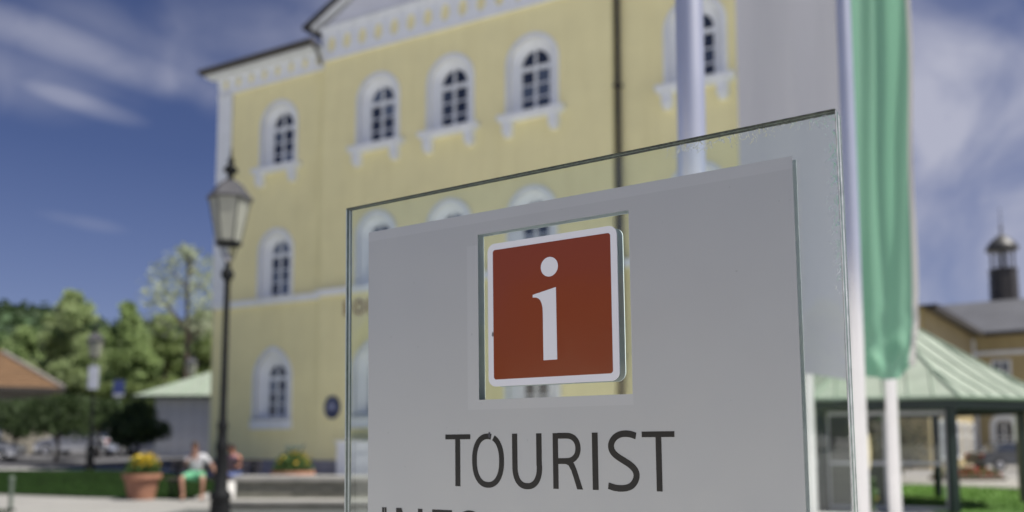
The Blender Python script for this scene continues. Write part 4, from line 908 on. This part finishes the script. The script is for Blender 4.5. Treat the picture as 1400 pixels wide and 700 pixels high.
# glazed kiosk corner on the side facing the sign (faces between corners 7-0 and its left neighbours)
for k, j in ((7, 0), (6, 7), (5, 6)):
    A_, B2 = cor[k]*.86, cor[j]*.86; d = (B2-A_); Ln = d.length; u_ = d/Ln; ang = math.atan2(u_.y, u_.x); M2 = Matrix.Translation(A_) @ Matrix.Rotation(ang, 4, 'Z')
    for t_ in (0.02, .5, .98): MB().box(Ln*t_-.035, Ln*t_+.035, -.03, .03, .05, ez-.26, M=M2).build('window_post', lightframe, pv)
    for z in (.06, .94, ez-.34): MB().box(.05, Ln-.05, -.025, .025, z, z+.07, M=M2).build('window_rail', lightframe, pv)
    for t_ in (.03, .51): MB().box(Ln*t_+.03, Ln*(t_+.46), -.004, .004, 1.01, ez-.34, M=M2).build('pane', thin_glass, pv)
    if (k, j) != (7, 0): 
        MB().box(.06, Ln-.06, -.012, .012, .13, .94, M=M2).build('lower_panel', darkgreen, pv)
    else: MB().box(Ln*.03, Ln*.60, -.012, .012, .13, .94, M=M2).build('lower_panel', mat('olive_panel', (.07, .08, .06), .6), pv)
MB().box(-1.9, .2, .2, .9, 0, 1.0, M=Matrix.Rotation(al+PI/2, 4, 'Z')).build('counter', mat('dark_counter', (.04, .045, .045), .6), pv)
ps = empty('closed_parasol', 'closed cream parasol beside a leafy plant, just right of the pale flagpole', 'parasol', (P(1184, 620, 14.5).x, 14.5, 0))
MB().tube([(0, 0, 0), (0, 0, 1.62)], .02, 8).build('pole', lightframe, ps)
MB().lathe([(.03, .90), (.065, 1.0), (.075, 1.25), (.06, 1.45), (.03, 1.58), (.01, 1.62)], 12).build('canopy', mat('cream_cloth', (.62, .55, .33), .8), ps)
pt = empty('potted_shrub', 'small leafy shrub with yellow flowers under the cream parasol', 'plant', (P(1184, 660, 14.3).x-.02, 14.2, 0))
MB().lathe([(.10, 0), (.14, .25), (.15, .27), (.12, .27)], 14).build('pot', plinthm, pt)
v, f_ = blobs(350, (0, 0, .55), (.15, .15, .35), .02, .05); kind(pydata('leaves', v, f_, leafy, pt), 'stuff'); v, f_ = blobs(30, (0, 0, .5), (.15, .15, .3), .02, .03); kind(pydata('flowers', v, f_, yel, pt), 'stuff')

tree(1175, 33, 556, 150, 'dark brownish shrub tree behind the pavilion, seen under its roof', leaf_mat('brown_leaves', (.06, .06, .035), (.12, .11, .06)), 4000, s=.12, base=632, trunk_r=.1, group=None)
# flower bed and dark stall to the right
fb = empty('flower_bed', 'low bed of red and cream flowers on the lawn beyond the pavilion', 'flower bed', (P(1322, 650, 34).x, 34, 0))
MB().lathe([(1.35, 0), (1.35, .10), (1.2, .16), (.01, .2)], 24).build('soil', mat('soil', (.06, .045, .03), .9), fb)
for m_, nn, nm in ((leafy, 700, 'leaves'), (redf, 420, 'red_flowers'), (whf, 120, 'cream_flowers')):
    v, f_ = blobs(nn, (0 if m_ is not whf else -.8, 0, .16), (1.25 if m_ is not whf else .4, 1.2 if m_ is not whf else .5, .35), .04, .08, 1); kind(pydata(nm, v, f_, m_, fb), 'stuff')
put_car(1385, 46, 4, 'black car parked before the far yellow building with arches', darkc); bpy.data.objects[-1] if False else None
q = P(1391, 585, 24); nb = empty('notice_board', 'white notice with a red dot on a dark post at the right edge', 'notice board', (q.x, 24, 0))
MB().tube([(0, 0, 0), (0, 0, 2.2)], .05, 8).build('post', darkgreen, nb); MB().box(-.11, .11, -.07, -.05, 1.45, 2.15).build('board', whitep, nb); MB().lathe([(.001, 0), (.05, 0), (.05, .005), (.001, .005)], 12).build('dot', redf, nb, loc=(0, -.073, 1.52)).rotation_euler = (PI/2, 0, 0)

# ------------------------------------------------------------------ far yellow building with turret
fy = mat('ochre_plaster', (.42, .34, .18), .85, .1, .5, dirt=(.8, .78, .72)); fr_ = mat('grey_slate_roof', (.085, .088, .10), .6, .15, .6, .2)
fo = empty('far_yellow_building', 'distant ochre building with grey roof, arched doors and dark roof turret', 'building', (31.75, 60, 0), math.atan2(-9.15, 12.3))
# local: x right along the receding facade, y away; inner corner at origin
EH = 8.9
def fwin(x, z, w, h, parent, face='f', arch_=False):
    # frame sits proud, pane inside
    if face == 'f': M2 = Matrix.Translation((x, 0, z))
    else: M2 = Matrix.Translation((0, x, z)) @ Matrix.Rotation(PI/2, 4, 'Z')
    o = MB()
    if arch_: outer = arch(0, w/2+.35, 0, h-w/2+.1, 10); inner = arch(0, w/2, .02, h-w/2, 10)
    else: outer = rect(-w/2-.14, w/2+.14, -.1, h+.14); inner = rect(-w/2, w/2, .02, h)
    o.ring(outer, inner, -.10, -.01); o = o.build('window', trim, parent); o.matrix_local = M2
    MB().prism(inner, -.05, -.03).build('pane', pane_m, o)
    MB().box(-.05, .05, -.09, -.05, .02, h-.02 if not arch_ else h-.05).build('frame', trim, o)
    MB().box(-w/2, w/2, -.085, -.05, h*.6, h*.6+.08).build('frame', trim, o)
MB().box(0, 16, 0, 10, -.3, EH).build('wall', fy, fo); MB().box(-12, 0, -15.3, 10, -.3, EH).build('wall', fy, fo)
for x in (1.6, 4.0, 6.4, 8.8): fwin(x, .0, 1.0, 3.0, fo, 'f', True); fwin(x, 5.0, .9, 1.9, fo)
for y in (-2.6, -5.0, -7.4, -9.8, -12.2): fwin(y, 5.0, .9, 1.9, fo, 's'); fwin(y, .6, .9, 2.0, fo, 's')
MB().box(.1, 16, -.12, 0, 7.4, 7.65).build('string_course', trim, fo); MB().box(.1, 16, -.10, 0, 3.9, 4.1).build('string_course', trim, fo)
MB().box(0, .1, -.6, .0, -.3, EH-.4).build('quoin', trim, fo); MB().box(.0, .12, -15.3, -.6, 3.9, 4.1).build('string_course', trim, fo)
r_ = MB(); e = .7; z2 = EH+2.3
r_.face([(e, -15.9, EH), (e, -e, EH), (-6, 4, z2+.5), (-6, -9, z2-1.0)]).face([(e, -e, EH), (16.5, -e, EH), (12, 5, z2+.6), (-6, 4, z2+.5)]).face([(e, -15.9, EH), (-6, -9, z2-1.0), (-12.6, -15.9, EH)]).face([(-12.6, -15.9, EH), (-6, -9, z2-1), (-6, 4, z2+.5), (-12.6, 10.5, EH)]).face([(-12.6, 10.5, EH), (-6, 4, z2+.5), (12, 5, z2+.6), (16.5, 10.5, EH)]).face([(16.5, -e, EH), (16.5, 10.5, EH), (12, 5, z2+.6)])
r_.build('roof', fr_, fo)
MB().box(e-.05, e+.08, -15.9, -e, EH-.28, EH+.02).build('eave', gutterm, fo); MB().box(e, 16.5, -e-.05, -e+.08, EH-.28, EH+.02).build('eave', gutterm, fo)
MB().box(0, e, -15.3, -.1, EH-.12, EH-.06).build('soffit', gutterm, fo); MB().box(.1, 16, -e, 0, EH-.13, EH-.07).build('soffit', gutterm, fo)
dm = MB(); dm.prism([(-.6, 0), (.6, 0), (.6, .7), (0, 1.1), (-.6, .7)], -.2, 2.0); dm.build('dormer', fr_, fo, loc=(4.5, 1.2, EH+1.15))
M3 = fo.matrix_basis if False else Matrix.Translation((31.75, 60, 0)) @ Matrix.Rotation(math.atan2(-9.15, 12.3), 4, 'Z')
tq = P(1373, 400, 64.5); tl = M3.inverted() @ Vector((tq.x, tq.y, 0)); tu = MB()
zt0 = P(1373, 420, 64.5).z; zt1 = P(1373, 371, 64.5).z; zt2 = P(1373, 343, 64.5).z; zt3 = P(1373, 322, 64.5).z; zt4 = P(1373, 284, 64.5).z
tr = MB(); tr.lathe([(1.55, zt0-1.3), (1.1, zt0), (.84, zt0+.5), (.84, zt1), (1.0, zt1+.05), (1.0, zt1+.15)], 8).build('turret', gutterm, fo, loc=(tl.x, tl.y, 0)) if False else None
t0 = MB(); t0.lathe([(2.4, zt0-1.4), (1.4, zt0-.3), (.98, zt0+.3), (.95, zt1), (1.0, zt1+.05), (1.0, zt1+.15)], 8); t0 = t0.build('turret', gutterm, fo, loc=(tl.x, tl.y, 0))
for k in range(8):
    a = 2*PI*(k+.5)/8; MB().tube([(.78*math.cos(a), .78*math.sin(a), zt1+.1), (.78*math.cos(a), .78*math.sin(a), zt2+.05)], .06, 6).build('column', slate, t0)
MB().tube([(0, 0, zt1), (0, 0, zt2)], .12, 6).build('bell_rod', slate, t0)
MB().lathe([(1.1, zt2), (1.15, zt2+.10), (1.05, zt2+.35), (.75, zt2+.75), (.3, zt3-.05), (.1, zt3+.1)], 12).build('dome', mat('turret_dome', (.05, .05, .05), .5), t0, smooth=True)
MB().lathe([(.10, zt3), (.05, zt3+.4), (.12, zt3+.55), (.12, zt3+.65), (.04, zt3+.8), (.02, zt4)], 8).build('spire', slate, t0)

vh = empty('reflected_house', 'unseen cream house with brown roof, added behind the viewer to reflect in the sign', 'house', (-39, -23, 0), rad(-58))  # unseen house, added to give the sign a warm reflection
vw = mat('cream_house_wall', (.82, .70, .48), .85, .1, .5)
MB().box(-6, 6, -4, 4, 0, 6.2).build('wall', vw, vh); g_ = MB(); g_.loft([[(-6.5, -4.6, 6.1), (6.5, -4.6, 6.1), (6.5, 4.6, 6.1), (-6.5, 4.6, 6.1)], [(-6.5, -.05, 9.4), (6.5, -.05, 9.4), (6.5, .05, 9.4), (-6.5, .05, 9.4)]]); g_.build('roof', mat('brown_tiles', (.20, .09, .05), .8, .2), vh)
for k in range(4):
    for z in (1.0, 3.8):
        for y_ in (-4.05, 4.0): w_ = MB().box(-.5, .5, 0, .05, 0, 1.4).build('window', pane_m, vh, loc=(-4.3+2.85*k, y_, z))
for az_b, d_b in ((-109, 40), (-114, 44), (-127, 46), (-133, 40), (-103, 43)):  # unseen trees, added so the glossy sign has foliage to reflect
    tt = copy_tree(bpy.data.objects['tree']); tt.location = (d_b*math.sin(rad(az_b)), d_b*math.cos(rad(az_b)), 0); tt.scale = (.8, .8, .62); tt['label'] = 'unseen broad green tree, added behind the viewer to reflect in the sign'; tt['group'] = 'trees added for the sign reflection'
print('OBJ', len(bpy.data.objects), 'TRI', sum(len(o.data.polygons) for o in bpy.data.objects if o.type == 'MESH'))
